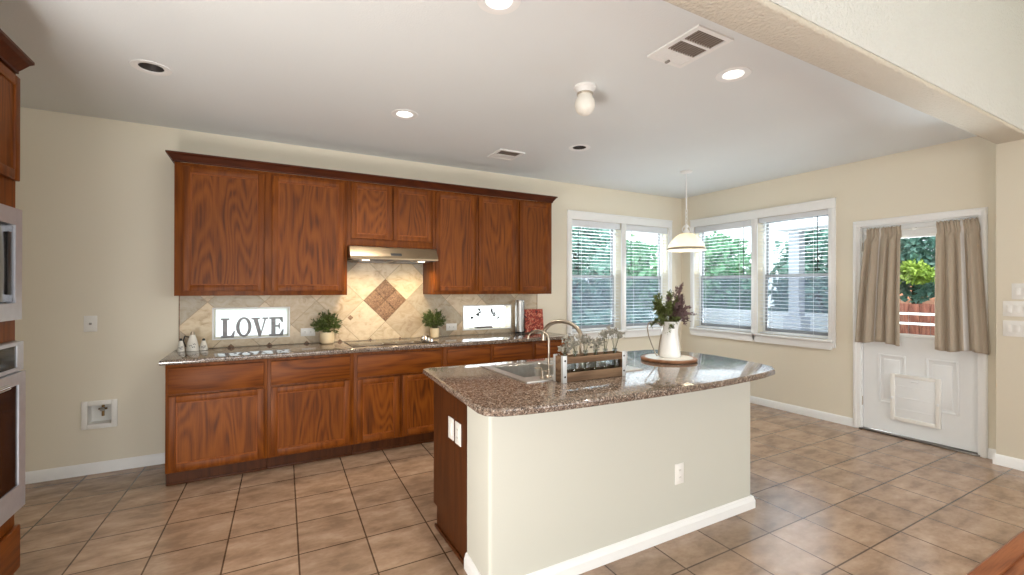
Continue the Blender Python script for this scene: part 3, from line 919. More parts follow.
def wall_cabinet(x0, x1, z0, z1, doors, label, dz0, dz1):
    root = thing('wall_cabinet', label, 'cabinet', ((x0 + x1) / 2, D - 0.16, z0), 'wall cabinets on the back wall')
    obj('carcass', MB().box(x0 + 0.0005, x1 - 0.0005, YU, D - 0.0015, z0, z1, 0.002), M['oak_v'], root)
    for a, b in doors: door_front(root, a, b, dz0, dz1, YU - 0.023)
    return root


wall_cabinet(-0.576, 0.678, 1.36, 2.384, [(-0.520, 0.028), (0.082, 0.650)], 'leftmost wall cabinet, two tall doors, above the LOVE letters', 1.397, 2.356)
wall_cabinet(0.678, 1.478, 1.80, 2.384, [(0.708, 1.070), (1.086, 1.456)], 'short two-door wall cabinet above the range hood', 1.867, 2.368)
wall_cabinet(1.478, 1.941, 1.36, 2.384, [(1.500, 1.920)], 'single-door tall wall cabinet just right of the range hood', 1.39, 2.362)
wall_cabinet(1.941, 2.872, 1.36, 2.384, [(1.963, 2.401), (2.448, 2.838)], 'rightmost wall cabinet, two tall doors, above the canister and red book', 1.39, 2.364)

# crown moulding along the wall cabinets, returned to the wall at both ends
crown_prof = [(0.0, 2.385), (0.010, 2.385), (0.010, 2.397), (0.018, 2.407), (0.036, 2.432), (0.048, 2.440), (0.048, 2.452), (0.0, 2.452)]


def crown(mb, x0, x1):
    b = mb.bm; rows = []
    for o_, z in crown_prof:
        pts = [(x0 - o_, D - 0.001, z), (x0 - o_, YU - o_, z), (x1 + o_, YU - o_, z), (x1 + o_, D - 0.001, z)]
        rows.append([b.verts.new(p) for p in pts])
    for i in range(len(rows)):
        A, B = rows[i], rows[(i + 1) % len(rows)]
        for k in range(3): b.faces.new((A[k], A[k + 1], B[k + 1], B[k]))
    b.faces.new([r[0] for r in rows]); b.faces.new([r[3] for r in rows])
    return mb


tag(obj('crown_molding', crown(MB(), -0.5765, 2.8725), M['oak_crown'], angle=0.3), 'dark cherry crown molding along the top of the wall cabinets', 'molding')

# ------------------------------------------------------------------ countertop, cooktop, hood
root = obj('back_countertop', MB().prism([(-0.617, D - 0.637), (2.928, D - 0.637), (2.928, D - 0.002), (-0.617, D - 0.002)], 'xy', 0.8785, 0.915, 0.010, 3), M['granite'])
tag(root, 'long speckled brown granite countertop along the back wall', 'countertop')

ct = thing('cooktop', 'flat black glass cooktop with knobs, set in the back countertop', 'cooktop', (1.08, 4.31, 0.915))
obj('glass_top', MB().box(0.69, 1.452, 4.055, 4.52, 0.9155, 0.922, 0.003), M['cook_glass'], ct)
for cx_, cy_, r_ in ((0.87, 4.40, 0.085), (1.19, 4.41, 0.10), (0.87, 4.18, 0.10), (1.17, 4.17, 0.075)):
    obj('burner_ring', MB().lathe([(r_, 0.9222), (r_ + 0.004, 0.9226), (r_ + 0.008, 0.9222)], (cx_, cy_, 0), 32), M['slot'], ct)
for k in range(4):
    cy_ = 4.10 + k * 0.085
    kb = obj('knob', MB().lathe([(0.0, 0.946), (0.014, 0.946), (0.018, 0.942), (0.020, 0.924), (0.023, 0.922)], (1.405, cy_, 0), 16), M['chrome'], ct)
    obj('knob_grip', MB().box(1.402, 1.408, cy_ - 0.016, cy_ + 0.016, 0.944, 0.954, 0.002), M['chrome'], kb)

hd = thing('range_hood', 'stainless steel under-cabinet range hood over the cooktop', 'range hood', (1.08, D - 0.25, 1.66))
prof = [(D - 0.002, 1.797), (D - 0.40, 1.797), (D - 0.425, 1.790), (D - 0.475, 1.712), (D - 0.48, 1.700), (D - 0.48, 1.682), (D - 0.465, 1.678), (D - 0.465, 1.688), (D - 0.002, 1.688)]
obj('hood_body', MB().prism(prof, 'yz', 0.681, 1.475), M['hood_steel'], hd)
obj('underside', MB().box(0.70, 1.456, D - 0.46, D - 0.01, 1.672, 1.689, 0.003), M['steel_dark'], hd)
for x0, x1 in ((0.76, 1.06), (1.09, 1.39)):
    mb = MB()
    mb.box(x0, x1, D - 0.38, D - 0.06, 1.668, 1.673, 0.002)
    for k in range(10): mb.box(x0 + 0.02, x1 - 0.02, D - 0.365 + k * 0.03, D - 0.35 + k * 0.03, 1.665, 1.669)
    obj('grease_filter', mb, M['steel_dark'], hd)
obj('control_panel', MB().prism([(D - 0.4725, 1.7155), (D - 0.4745, 1.7155 - 0.001), (D - 0.4605, 1.738), (D - 0.458, 1.738)], 'yz', 1.03, 1.13), M['black'], hd)
for x_ in (0.82, 1.33):
    lm = obj('hood_light', MB().lathe([(0.0, 1.6695), (0.03, 1.6695), (0.034, 1.672), (0.034, 1.676)], (x_, D - 0.42, 0), 20), M['hood_lamp'], hd)
    sp = bpy.data.lights.new('hood_lamp', 'SPOT'); sp.energy = 7; sp.spot_size = 2.3; sp.spot_blend = 0.8; sp.color = (1, 0.80, 0.52); sp.shadow_soft_size = 0.03
    so_ = bpy.data.objects.new('hood_lamp', sp); COL.objects.link(so_); so_.location = (x_, D - 0.40, 1.655); so_.rotation_euler = (math.radians(20), 0, 0)

# ------------------------------------------------------------------ backsplash: real diagonal tiles


def clip(poly, lo, hi, ax):
    for sgn, lim in ((1, lo), (-1, hi)):
        out = []
        for i in range(len(poly)):
            a, b = poly[i], poly[(i + 1) % len(poly)]
            da, db = sgn * (a[ax] - lim), sgn * (b[ax] - lim)
            if da >= 0: out.append(a)
            if (da > 0 > db) or (da < 0 < db):
                t = da / (da - db)
                out.append(tuple(a[k] + t * (b[k] - a[k]) for k in (0, 1)))
        poly = out
        if len(poly) < 3: return []
    return poly


CX, CZ, HD = 1.091, 1.302, 0.2115
ft = 0.012
holes = [(a - ft, b + ft, c - ft, d_ + ft) for a, b, c, d_ in SW]
us = sorted({-0.579, 2.872, 0.6785, 1.4775} | {h[0] for h in holes} | {h[1] for h in holes})
vs = sorted({0.9155, 1.3595, 1.6700} | {h[2] for h in holes} | {h[3] for h in holes})
rects = []
for i in range(len(us) - 1):
    for j in range(len(vs) - 1):
        cu, cv = (us[i] + us[i + 1]) / 2, (vs[j] + vs[j + 1]) / 2
        if any(h[0] < cu < h[1] and h[2] < cv < h[3] for h in holes): continue
        if cv > 1.3595 and not (0.6785 < cu < 1.4775): continue
        rects.append((us[i], us[i + 1], vs[j], vs[j + 1]))
bs_root = setting('wall_backsplash', (1.09, D, 0.915))
g = MB()
for a, b, c, d_ in rects: g.box(a, b, D - 0.0075, D - 0.0005, c, d_)
obj('grout', g, M['grout'], bs_root, smooth=False)
tb = MB(); b = tb.bm
lay = b.loops.layers.color.new('tone')
accents = [(-0.222, 0.915), (0.070, 0.912), (0.372, 0.910), (0.662, 0.910), (0.945, 0.905), (1.238, 0.905), (1.53, 0.905), (0.757, 1.137)]
for i in range(-9, 10):
    for j in range(-3, 4):
        if (i + j) % 2: continue
        if i == 0 and j == 0: continue
        cx_, cz_ = CX + i * HD, CZ + j * HD
        r_ = HD - 0.0035
        tone = random.uniform(0.84, 1.08); wm = random.uniform(-0.03, 0.03)
        for a, bb, c, d_ in rects:
            p = clip([(cx_ + r_, cz_), (cx_, cz_ + r_), (cx_ - r_, cz_), (cx_, cz_ - r_)], a, bb, 0)
            if p: p = clip(p, c, d_, 1)
            if len(p) < 3: continue
            f = b.faces.new([b.verts.new((q[0], D - 0.0115, q[1])) for q in p])
            for lp in f.loops: lp[lay] = (tone * (1 + wm), tone, tone * (1 - wm), 1)
obj('travertine_tiles', tb, M['travertine'], bs_root, smooth=False)
md = MB(); q = HD / 2 - 0.003
for dx, dz in ((0, HD / 2), (HD / 2, 0), (0, -HD / 2), (-HD / 2, 0)):
    cx_, cz_ = CX + dx, CZ + dz
    md.prism([(cx_ + q, cz_), (cx_, cz_ + q), (cx_ - q, cz_), (cx_, cz_ - q)], 'xz', D - 0.016, D - 0.006, 0.003)
mk_ = MB().prism([(CX + HD - 0.002, CZ), (CX, CZ + HD - 0.002), (CX - HD + 0.002, CZ), (CX, CZ - HD + 0.002)], 'xz', D - 0.0125, D - 0.0072)
obj('medallion_grout', mk_, M['dark_grout'], bs_root, smooth=False)
obj('medallion', md, M['medallion'], bs_root)['label'] = 'brown mosaic diamond of four squares'
ac = MB()
for x_, z_ in accents:
    r_ = 0.027
    for a, bb, c, d_ in rects:
        p = clip(clip([(x_ + r_, z_), (x_, z_ + r_), (x_ - r_, z_), (x_, z_ - r_)], a, bb, 0) or [], c, d_, 1) if clip([(x_ + r_, z_), (x_, z_ + r_), (x_ - r_, z_), (x_, z_ - r_)], a, bb, 0) else []
        if len(p) >= 3: ac.prism(p, 'xz', D - 0.0135, D - 0.008)
obj('accent_tiles', ac, M['medallion'], bs_root, smooth=False)
mb = MB(); mb.box(-0.586, -0.579, D - 0.014, D - 0.001, 0.9155, 1.3595, 0.002); mb.box(2.872, 2.879, D - 0.014, D - 0.001, 0.9155, 1.3595, 0.002)
obj('edge_strip', mb, M['medallion'], bs_root)

# ------------------------------------------------------------------ electrical plates and the water box


def plate(name, label, cat, c, axis, w_, h_, kind, group=None):
    """wall plate centred at c; axis = outward normal '-y' or '-x'"""
    root = thing(name, label, cat, c, group)
    def bx(u0, u1, t0, t1, z0, z1, bev):
        if axis == '-y': return MB().box(c[0] + u0, c[0] + u1, c[1] - t1, c[1] - t0, c[2] + z0, c[2] + z1, bev)
        return MB().box(c[0] - t1, c[0] - t0, c[1] + u0, c[1] + u1, c[2] + z0, c[2] + z1, bev)
    obj('cover_plate', bx(-w_ / 2, w_ / 2, 0.0005, 0.006, -h_ / 2, h_ / 2, 0.002), M['plastic'], root)
    if kind == 'outlet_v':
        for s in (-1, 1):
            k = obj('socket', bx(-0.017, 0.017, 0.005, 0.008, s * 0.021 - 0.015, s * 0.021 + 0.015, 0.003), M['plastic'], root)
            for u in (-0.006, 0.006): obj('slot', bx(u - 0.0015, u + 0.0015, 0.0075, 0.0086, s * 0.021 - 0.004, s * 0.021 + 0.006, 0), M['slot'], k, smooth=False)
    elif kind == 'outlet_h':
        for s in (-1, 1):
            k = obj('socket', bx(s * 0.024 - 0.016, s * 0.024 + 0.016, 0.005, 0.008, -0.017, 0.017, 0.003), M['plastic'], root)
            for z in (-0.006, 0.006): obj('slot', bx(s * 0.024 - 0.006, s * 0.024 + 0.004, 0.0075, 0.0086, z - 0.0015, z + 0.0015, 0), M['slot'], k, smooth=False)
    elif kind == 'rocker':
        obj('rocker', bx(-0.016, 0.016, 0.005, 0.010, -0.033, 0.033, 0.003), M['plastic'], root)
    elif kind.startswith('toggles'):
        n = int(kind[-1])
        for i in range(n):
            u = (i - (n - 1) / 2) * 0.046
            obj('rocker', bx(u - 0.015, u + 0.015, 0.005, 0.011, -0.032, 0.032, 0.003), M['plastic'], root)
    elif kind == 'jack':
        mb = bx(-0.008, 0.008, 0.005, 0.009, -0.008, 0.008, 0.002)
        obj('jack', mb, M['slot'], root)
    return root


plate('wall_plate', 'small white jack plate on the bare wall above the water box', 'wall plate', (-1.134, D, 1.147), '-y', 0.078, 0.122, 'jack')
plate('electrical_outlet', 'white outlet on the backsplash beside the LOVE window and left plant', 'outlet', (0.384, D - 0.0115, 1.016), '-y', 0.122, 0.074, 'outlet_h', 'outlets on the backsplash')
plate('electrical_outlet', 'white outlet on the backsplash between the right plant and the sprig window', 'outlet', (1.793, D - 0.0115, 1.007), '-y', 0.122, 0.074, 'outlet_h', 'outlets on the backsplash')
plate('switch_plate', 'topmost white switch plate by the right edge of the photo, right of the door', 'switch', (XS, 1.180, 1.403), '-x', 0.118, 0.126, 'toggles2', 'switch plates right of the door')
plate('switch_plate', 'middle white switch plate of the three right of the door', 'switch', (XS, 1.205, 1.265), '-x', 0.166, 0.122, 'toggles3', 'switch plates right of the door')
plate('switch_plate', 'lowest white switch plate of the three right of the door', 'switch', (XS, 1.205, 1.108), '-x', 0.166, 0.126, 'toggles3', 'switch plates right of the door')

wb = thing('water_outlet_box', 'white recessed water supply box with a valve low on the left wall space', 'water box', (-1.079, D, 0.45))
x0, x1, z0, z1 = -1.184, -0.973, 0.344, 0.557
mb = MB(); t = 0.036
for p in ((x0, x0 + t, z0, z1), (x1 - t, x1, z0, z1), (x0 + t, x1 - t, z0, z0 + t), (x0 + t, x1 - t, z1 - t, z1)):
    mb.box(p[0], p[1], D - 0.016, D - 0.0005, p[2], p[3], 0.004)
obj('box_frame', mb, M['plastic'], wb)
mb = MB(); a, b, c, d_, q_ = x0 + t - 0.0005, x1 - t + 0.0005, z0 + t - 0.0005, z1 - t + 0.0005, D + 0.085
for f in (((a, q_, c), (b, q_, c), (b, q_, d_), (a, q_, d_)), ((a, D - 0.001, c), (a, q_, c), (a, q_, d_), (a, D - 0.001, d_)), ((b, q_, c), (b, D - 0.001, c), (b, D - 0.001, d_), (b, q_, d_)),
          ((a, D - 0.001, c), (b, D - 0.001, c), (b, q_, c), (a, q_, c)), ((a, q_, d_), (b, q_, d_), (b, D - 0.001, d_), (a, D - 0.001, d_))):
    mb.bm.faces.new([mb.bm.verts.new((p[0] - (0.001 if p[0] == a else -0.001) * -1, p[1], p[2] + (0.001 if p[2] == c else -0.001))) for p in f])
obj('box_recess', mb, M['plastic'], wb, smooth=False, recalc=False)
vx, vz = -1.070, 0.47
vmb = MB().tube([(vx, D + 0.045, z1 - t - 0.004), (vx, D + 0.045, vz - 0.045)], 0.009, 10)
vmb.tube([(vx - 0.026, D + 0.04, vz + 0.012), (vx + 0.026, D + 0.04, vz + 0.012)], 0.007, 10)
vv = obj('valve', vmb, M['brass'], wb)
obj('valve_handle', MB().lathe([(0, 0.012), (0.014, 0.012), (0.016, 0.0), (0, 0.0)], (vx, D + 0.022, vz + 0.012), 12, mat=Matrix.Rotation(PI / 2, 4, 'X')), M['slot'], vv)

# ------------------------------------------------------------------ oven tower at the left edge
TX, TY1, TY0 = -1.0, 2.972, 2.17
tw = thing('oven_tower_cabinet', 'tall cherry cabinet at the left edge holding the microwave and wall oven', 'cabinet', (-1.32, 2.57, 0))
fr = sheet([TY0, TY1], [0.1, 2.43], [(TY0 + 0.035, TY1 - 0.03, 0.42, 1.165), (TY0 + 0.035, TY1 - 0.03, 1.285, 1.77)], -0.02, 0.0, lambda u, v, d: (TX + d, u, v))
obj('face_frame', fr, M['oak_v'], tw, smooth=False)
mb = MB()
mb.box(XL + 0.002, TX - 0.02, TY1 - 0.02, TY1, 0.1, 2.43); mb.box(XL + 0.002, TX - 0.02, TY0, TY0 + 0.02, 0.1, 2.43)
mb.box(XL + 0.002, TX - 0.02, TY0 + 0.02, TY1 - 0.02, 2.40, 2.43); mb.box(XL + 0.002, TX - 0.02, TY0 + 0.02, TY1 - 0.02, 0.1, 0.40)
mb.box(XL + 0.002, TX - 0.02, TY0 + 0.02, TY1 - 0.02, 1.175, 1.275)
mb.box(XL + 0.002, TX - 0.02, TY0 + 0.02, TY1 - 0.02, 1.79, 2.40)
mb.box(XL + 0.002, TX - 0.02, TY0 + 0.02, TY1 - 0.02, 0.40, 0.412)
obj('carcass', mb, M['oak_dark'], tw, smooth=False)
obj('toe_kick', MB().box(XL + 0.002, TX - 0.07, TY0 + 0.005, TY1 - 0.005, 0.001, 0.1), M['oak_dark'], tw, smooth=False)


def side_front(root, y0, y1, z0, z1, xf, name='door', st=0.047):
    mb = MB(); t = 0.019
    mb.box(xf - t, xf, y0, y0 + st, z0, z1, 0.004); mb.box(xf - t, xf, y1 - st, y1, z0, z1, 0.004)
    mb.box(xf - t, xf - 0.0005, y0 + st - 0.001, y1 - st + 0.001, z0, z0 + st, 0.004); mb.box(xf - t, xf - 0.0005, y0 + st - 0.001, y1 - st + 0.001, z1 - st, z1, 0.004)
    d = obj(name, mb, M['oak_v'], root)
    obj('panel', MB().box(xf - 0.014, xf - 0.008, y0 + st - 0.004, y1 - st + 0.004, z0 + st - 0.004, z1 - st + 0.004), M['oak_panel'], d, smooth=False)


side_front(tw, TY0 + 0.02, (TY0 + TY1) / 2 - 0.002, 1.915, 2.395, TX + 0.02)
side_front(tw, (TY0 + TY1) / 2 + 0.002, TY1 - 0.010, 1.915, 2.395, TX + 0.02)
obj('drawer', MB().box(TX, TX + 0.02, TY0 + 0.02, TY1 + 0.006, 0.115, 0.318, 0.006), M['oak_y'], tw)
cr = MB(); rows = []
for o_, z in crown_prof:
    rows.append([cr.bm.verts.new(p) for p in ((TX + o_ * 1.375, TY0, z + 0.03), (TX + o_ * 1.375, TY1 - 0.012 + o_ * 0.1, z + 0.03), (XL + 0.002, TY1 - 0.012 + o_ * 0.1, z + 0.03))])
for i in range(len(rows)):
    A, B = rows[i], rows[(i + 1) % len(rows)]
    for k in range(2): cr.bm.faces.new((A[k], A[k + 1], B[k + 1], B[k]))
cr.bm.faces.new([r[0] for r in rows]); cr.bm.faces.new([r[2] for r in rows])
obj('crown', cr, M['oak_crown'], tw, angle=0.3)

mw = thing('microwave', 'built-in stainless microwave above the wall oven at the left edge', 'microwave', (-1.2, 2.57, 1.28))
obj('housing', MB().box(-1.5, TX + 0.001, TY0 + 0.05, TY1 - 0.045, 1.292, 1.762), M['steel_dark'], mw, smooth=False)
trm = sheet([TY0 + 0.01, TY1 - 0.027], [1.276, 1.780], [(TY0 + 0.08, TY1 - 0.092, 1.352, 1.705)], 0.002, 0.032, lambda u, v, d: (TX + d, u, v))
obj('trim_kit', trm, M['oven_steel'], mw, smooth=False)
obj('microwave_door', MB().box(TX + 0.005, TX + 0.026, TY0 + 0.085, TY1 - 0.096, 1.357, 1.70, 0.004), M['black_glass'], mw)
obj('keypad', MB().box(TX + 0.0255, TX + 0.028, TY1 - 0.150, TY1 - 0.115, 1.39, 1.67, 0.001), M['black'], mw)

ov = thing('wall_oven', 'built-in stainless wall oven below the microwave at the left edge', 'oven', (-1.2, 2.57, 0.42))
obj('housing', MB().box(-1.55, TX + 0.001, TY0 + 0.05, TY1 - 0.045, 0.43, 1.155), M['steel_dark'], ov, smooth=False)
obj('trim', MB().box(TX + 0.002, TX + 0.016, TY0 + 0.01, TY1 - 0.025, 0.395, 1.178, 0.003), M['steel_dark'], ov)
cp = sheet([TY0 + 0.005, TY1 - 0.034], [1.045, 1.176], [(TY0 + 0.03, TY1 - 0.095, 1.062, 1.160)], 0.017, 0.040, lambda u, v, d: (TX + d, u, v))
pn = obj('control_panel', cp, M['oven_steel'], ov, smooth=False)
obj('display', MB().box(TX + 0.02, TX + 0.036, TY0 + 0.03, TY1 - 0.095, 1.062, 1.160), M['black_glass'], pn, smooth=False)
dr = sheet([TY0 + 0.005, TY1 - 0.030], [0.418, 1.038], [(TY0 + 0.075, TY1 - 0.095, 0.53, 0.985)], 0.017, 0.046, lambda u, v, d: (TX + d, u, v))
od = obj('oven_door', dr, M['oven_steel'], ov, smooth=False)
obj('oven_window', MB().box(TX + 0.024, TX + 0.041, TY0 + 0.075, TY1 - 0.095, 0.53, 0.985), M['black_glass'], od, smooth=False)
hb = MB().tube([(TX + 0.085, TY0 + 0.05, 1.008), (TX + 0.085, TY1 - 0.31, 1.008)], 0.011, 12)
for y_ in (TY0 + 0.10, TY1 - 0.36): hb.tube([(TX + 0.045, y_, 1.008), (TX + 0.085, y_, 1.008)], 0.008, 8)
obj('handle', hb, M['chrome'], od)

# ------------------------------------------------------------------ island
isl = thing('kitchen_island', 'kitchen island with a cream half wall and cherry end panel', 'island', (1.85, 2.2, 0))
YF, IX0, IX1, YH = 1.832, 0.922, 2.793, 2.135


def rounded(pts, r, n=5):
    out = []
    m = len(pts)
    for i in range(m):
        p0, p, p2 = Vector(pts[i - 1]), Vector(pts[i]), Vector(pts[(i + 1) % m])
        rr = r[i] if isinstance(r, (list, tuple)) else r
        if rr <= 0: out.append(tuple(p)); continue
        a = (p0 - p).normalized() * rr + p; c = (p2 - p).normalized() * rr + p
        for k in range(n + 1):
            t = k / n
            q = a * (1 - t) ** 2 + p * 2 * t * (1 - t) + c * t ** 2
            out.append((q.x, q.y))
    return out


IXF = 0.898
hw = rounded([(IXF, YF), (IX1, YF), (IX1, YH), (IX0, YH)], [0.02, 0.02, 0, 0])
obj('half_wall', MB().prism(hw, 'xy', 0.001, 0.8785), M['island_paint'], isl)
# moulded cap under the counter at the end of the half wall
cap = MB(); cap.prism(rounded([(IXF - 0.012, YF - 0.012), (IX1 + 0.01, YF - 0.012), (IX1 + 0.01, YH - 0.002), (IX0 - 0.012, YH - 0.002)], [0.035, 0.035, 0, 0]), 'xy', 0.852, 0.878, 0.004)
obj('wall_cap', cap, M['island_paint'], isl)
bp = MB()
prof = board_profile(0.017, 0.080)
ring = []
for t, z in prof:
    o_ = t
    ring.append([bp.bm.verts.new((x, y, z + 0.001)) for x, y in ((IX0 - o_, YH), (IXF - o_, YF - o_), (IX1 + o_, YF - o_), (IX1 + o_, YH))])
for i in range(len(ring)):
    A, B = ring[i], ring[(i + 1) % len(ring)]
    for k in range(3): bp.bm.faces.new((A[k], A[k + 1], B[k + 1], B[k]))
bp.bm.faces.new([r[0] for r in ring]); bp.bm.faces.new([r[3] for r in ring])
obj('island_baseboard', bp, M['trim'], isl, angle=0.3)
ep = [(YH + 0.001, 0.001), (2.585, 0.001), (2.585, 0.125), (2.645, 0.125), (2.645, 0.878), (YH + 0.001, 0.878)]
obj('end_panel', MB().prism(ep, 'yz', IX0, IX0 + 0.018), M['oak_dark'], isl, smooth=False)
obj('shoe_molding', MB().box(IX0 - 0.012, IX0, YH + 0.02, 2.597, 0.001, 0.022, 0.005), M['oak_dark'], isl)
mb = sheet([IX0 + 0.018, 2.78], [0.001, 0.86], [], YH + 0.001, 2.60, lambda u, v, d: (u, d, v))
bmb = MB(); bmb.box(IX0 + 0.018, 2.78, YH + 0.001, 2.575, 0.001, 0.125); bmb.box(IX0 + 0.018, 2.78, YH + 0.001, 2.625, 0.125, 0.70)
bmb.box(IX0 + 0.018, 1.22, YH + 0.001, 2.625, 0.70, 0.878); bmb.box(2.12, 2.78, YH + 0.001, 2.625, 0.70, 0.878)
bmb.box(1.22, 2.12, 2.605, 2.625, 0.70, 0.878)
mb.bm.free()
obj('carcass', bmb, M['oak_v'], isl, smooth=False)
for a, b in ((0.96, 1.20), (1.23, 1.67), (1.68, 2.12), (2.15, 2.76)):
    mb = MB(); mb.box(a, b, 2.625, 2.644, 0.14, 0.86, 0.004)
    obj('door', mb, M['oak_v'], isl)

# countertop with a bowed front and clipped right end; hole for the sink
front = [(0.885, 1.692), (1.0, 1.668), (1.153, 1.650), (1.35, 1.638), (1.55, 1.630), (1.8, 1.622), (2.05, 1.620), (2.28, 1.628), (2.499, 1.645), (2.66, 1.662)]
outline = [(0.895, 2.772), (0.818, 1.79), (0.828, 1.735)] + front + [(2.83, 1.698), (2.925, 1.77), (2.98, 1.90), (3.01, 2.07), (3.03, 2.30), (3.01, 2.50), (2.95, 2.66), (2.86, 2.74), (2.78, 2.765)] + [(0.925, 2.795)]
SX0, SX1, SY0, SY1 = 1.245, 2.085, 2.085, 2.655
itop = bmesh.new()
outer = [itop.verts.new((x, y, 0.915)) for x, y in outline]
hole = [itop.verts.new((x, y, 0.915)) for x, y in ((SX0 + 0.012, SY0 + 0.012), (SX1 - 0.012, SY0 + 0.012), (SX1 - 0.012, SY1 - 0.012), (SX0 + 0.012, SY1 - 0.012))]
es = []
for lp in (outer, hole):
    for i in range(len(lp)): es.append(itop.edges.new((lp[i], lp[(i + 1) % len(lp)])))
bmesh.ops.triangle_fill(itop, use_beauty=True, use_dissolve=False, edges=es)
ext = bmesh.ops.extrude_face_region(itop, geom=list(itop.faces))
vs_ = [e for e in ext['geom'] if isinstance(e, bmesh.types.BMVert)]
bmesh.ops.translate(itop, vec=Vector((0, 0, -0.0360)), verts=vs_)
bmesh.ops.recalc_face_normals(itop, faces=itop.faces)
out_xy = {(round(x, 4), round(y, 4)) for x, y in outline}
be = [e for e in itop.edges if len(e.link_faces) == 2 and all((round(v.co.x, 4), round(v.co.y, 4)) in out_xy for v in e.verts)
      and abs(e.verts[0].co.z - e.verts[1].co.z) < 1e-5 and abs(e.link_faces[0].normal.z - e.link_faces[1].normal.z) > 0.5]
bmesh.ops.bevel(itop, geom=be, offset=0.011, segments=4, affect='EDGES', profile=0.5)
mb = MB(); mb._merge(itop)
tag(obj('island_countertop', mb, M['granite'], angle=0.7), 'speckled brown granite island countertop with a bowed front edge', 'countertop')

sk = thing('kitchen_sink', 'drop-in stainless double-bowl sink in the island countertop', 'sink', ((SX0 + SX1) / 2, (SY0 + SY1) / 2, 0.915))
bowls = [(SX0 + 0.055, 1.648, 2.205, SY1 - 0.045), (1.682, SX1 - 0.055, 2.205, SY1 - 0.045)]
rim = sheet([SX0, SX1], [SY0, SY1], bowls, 0.9155, 0.921, lambda u, v, d: (u, v, d))
obj('rim', rim, M['sink_steel'], sk, smooth=False)
for a, b, c, d_ in bowls:
    bl = bmesh.new(); prev = None
    for ins, z in ((-0.004, 0.9215), (0.002, 0.915), (0.012, 0.80), (0.03, 0.745), (0.06, 0.735)):
        q_ = rounded([(a + ins, c + ins), (b - ins, c + ins), (b - ins, d_ - ins), (a + ins, d_ - ins)], max(0.005, 0.045 - max(0, ins) * 0.2), 5)
        ringv = [bl.verts.new((x, y, z)) for x, y in q_]
        if prev:
            for k in range(len(ringv)): bl.faces.new((prev[k], prev[(k + 1) % len(ringv)], ringv[(k + 1) % len(ringv)], ringv[k]))
        prev = ringv
    bl.faces.new(prev)
    mb = MB(); mb._merge(bl)
    bo = obj('bowl', mb, M['steel'], sk)
    obj('drain', MB().lathe([(0.0, 0.7365), (0.03, 0.7365), (0.042, 0.739), (0.042, 0.7355)], ((a + b) / 2, (c + d_) / 2, 0), 20), M['steel_dark'], bo)


def arc_faucet(base, tip, top_z, r, hz, drop):
    """riser, then a half ellipse of height hz over to the tip, then a short drop"""
    bx_, by_ = base; tx, ty = tip
    pts = [(bx_, by_, 0.9215), (bx_, by_, top_z - hz)]
    for k in range(1, 15):
        a = PI * k / 14; f = (1 - math.cos(a)) / 2
        pts.append((bx_ + (tx - bx_) * f, by_ + (ty - by_) * f, top_z - hz + math.sin(a) * hz))
    pts.append((tx, ty, top_z - hz - drop))
    return MB().tube(pts, r, 12)


fc = thing('gooseneck_faucet', 'tall brushed nickel gooseneck faucet arching over the sink behind the flower crate', 'faucet', (1.655, 2.145, 0.921))
obj('spout', arc_faucet((1.655, 2.145), (1.545, 2.385), 1.222, 0.0125, 0.095, 0.012), M['nickel'], fc)
obj('base', MB().lathe([(0.032, 0.9213), (0.032, 0.930), (0.024, 0.940), (0.020, 0.985), (0.014, 0.99)], (1.655, 2.145, 0), 20), M['nickel'], fc)
obj('spray_head', MB().tube([(1.545, 2.385, 1.124), (1.545, 2.385, 1.098)], [0.0135, 0.0135], 14), M['nickel'], fc)
obj('lever', MB().tube([(1.672, 2.145, 0.965), (1.71, 2.13, 0.985), (1.745, 2.115, 1.02)], [0.009, 0.007, 0.005], 10), M['nickel'], fc)
f2 = thing('filter_faucet', 'slim nickel drinking-water faucet on the sink rim, left of the flower crate', 'faucet', (1.425, 2.145, 0.921))
obj('spout', arc_faucet((1.425, 2.145), (1.365, 2.27), 1.180, 0.006, 0.048, 0.003), M['nickel'], f2)
obj('base', MB().lathe([(0.02, 0.9213), (0.02, 0.926), (0.012, 0.932), (0.010, 0.965), (0.006, 0.97)], (1.425, 2.145, 0), 16), M['nickel'], f2)
obj('lever', MB().tube([(1.425, 2.145, 0.955), (1.392, 2.155, 0.958)], [0.006, 0.004], 8), M['nickel'], f2)
sd = thing('soap_dispenser', 'short nickel soap dispenser on the sink rim beside the slim faucet', 'soap dispenser', (1.375, 2.135, 0.921))
obj('base', MB().lathe([(0.016, 0.9213), (0.016, 0.926), (0.009, 0.93), (0.009, 0.962), (0.0, 0.962)], (1.375, 2.135, 0), 16), M['nickel'], sd)
obj('nozzle', MB().tube([(1.375, 2.135, 0.958), (1.375, 2.145, 0.975), (1.355, 2.18, 0.972)], 0.005, 8), M['nickel'], sd)

for y_, z_, lb, kd in ((2.350, 0.652, 'white rocker switch on the cherry end of the island, left one', 'rocker'), (2.249, 0.650, 'white outlet on the cherry end of the island, right one', 'outlet_v')):
    plate('switch_plate' if kd == 'rocker' else 'electrical_outlet', lb, 'switch' if kd == 'rocker' else 'outlet', (IX0, y_, z_), '-x', 0.076, 0.118, kd, 'plates on the island end')
plate('electrical_outlet', 'white outlet low on the cream half wall of the island', 'outlet', (2.117, YF, 0.354), '-y', 0.072, 0.118, 'outlet_v')

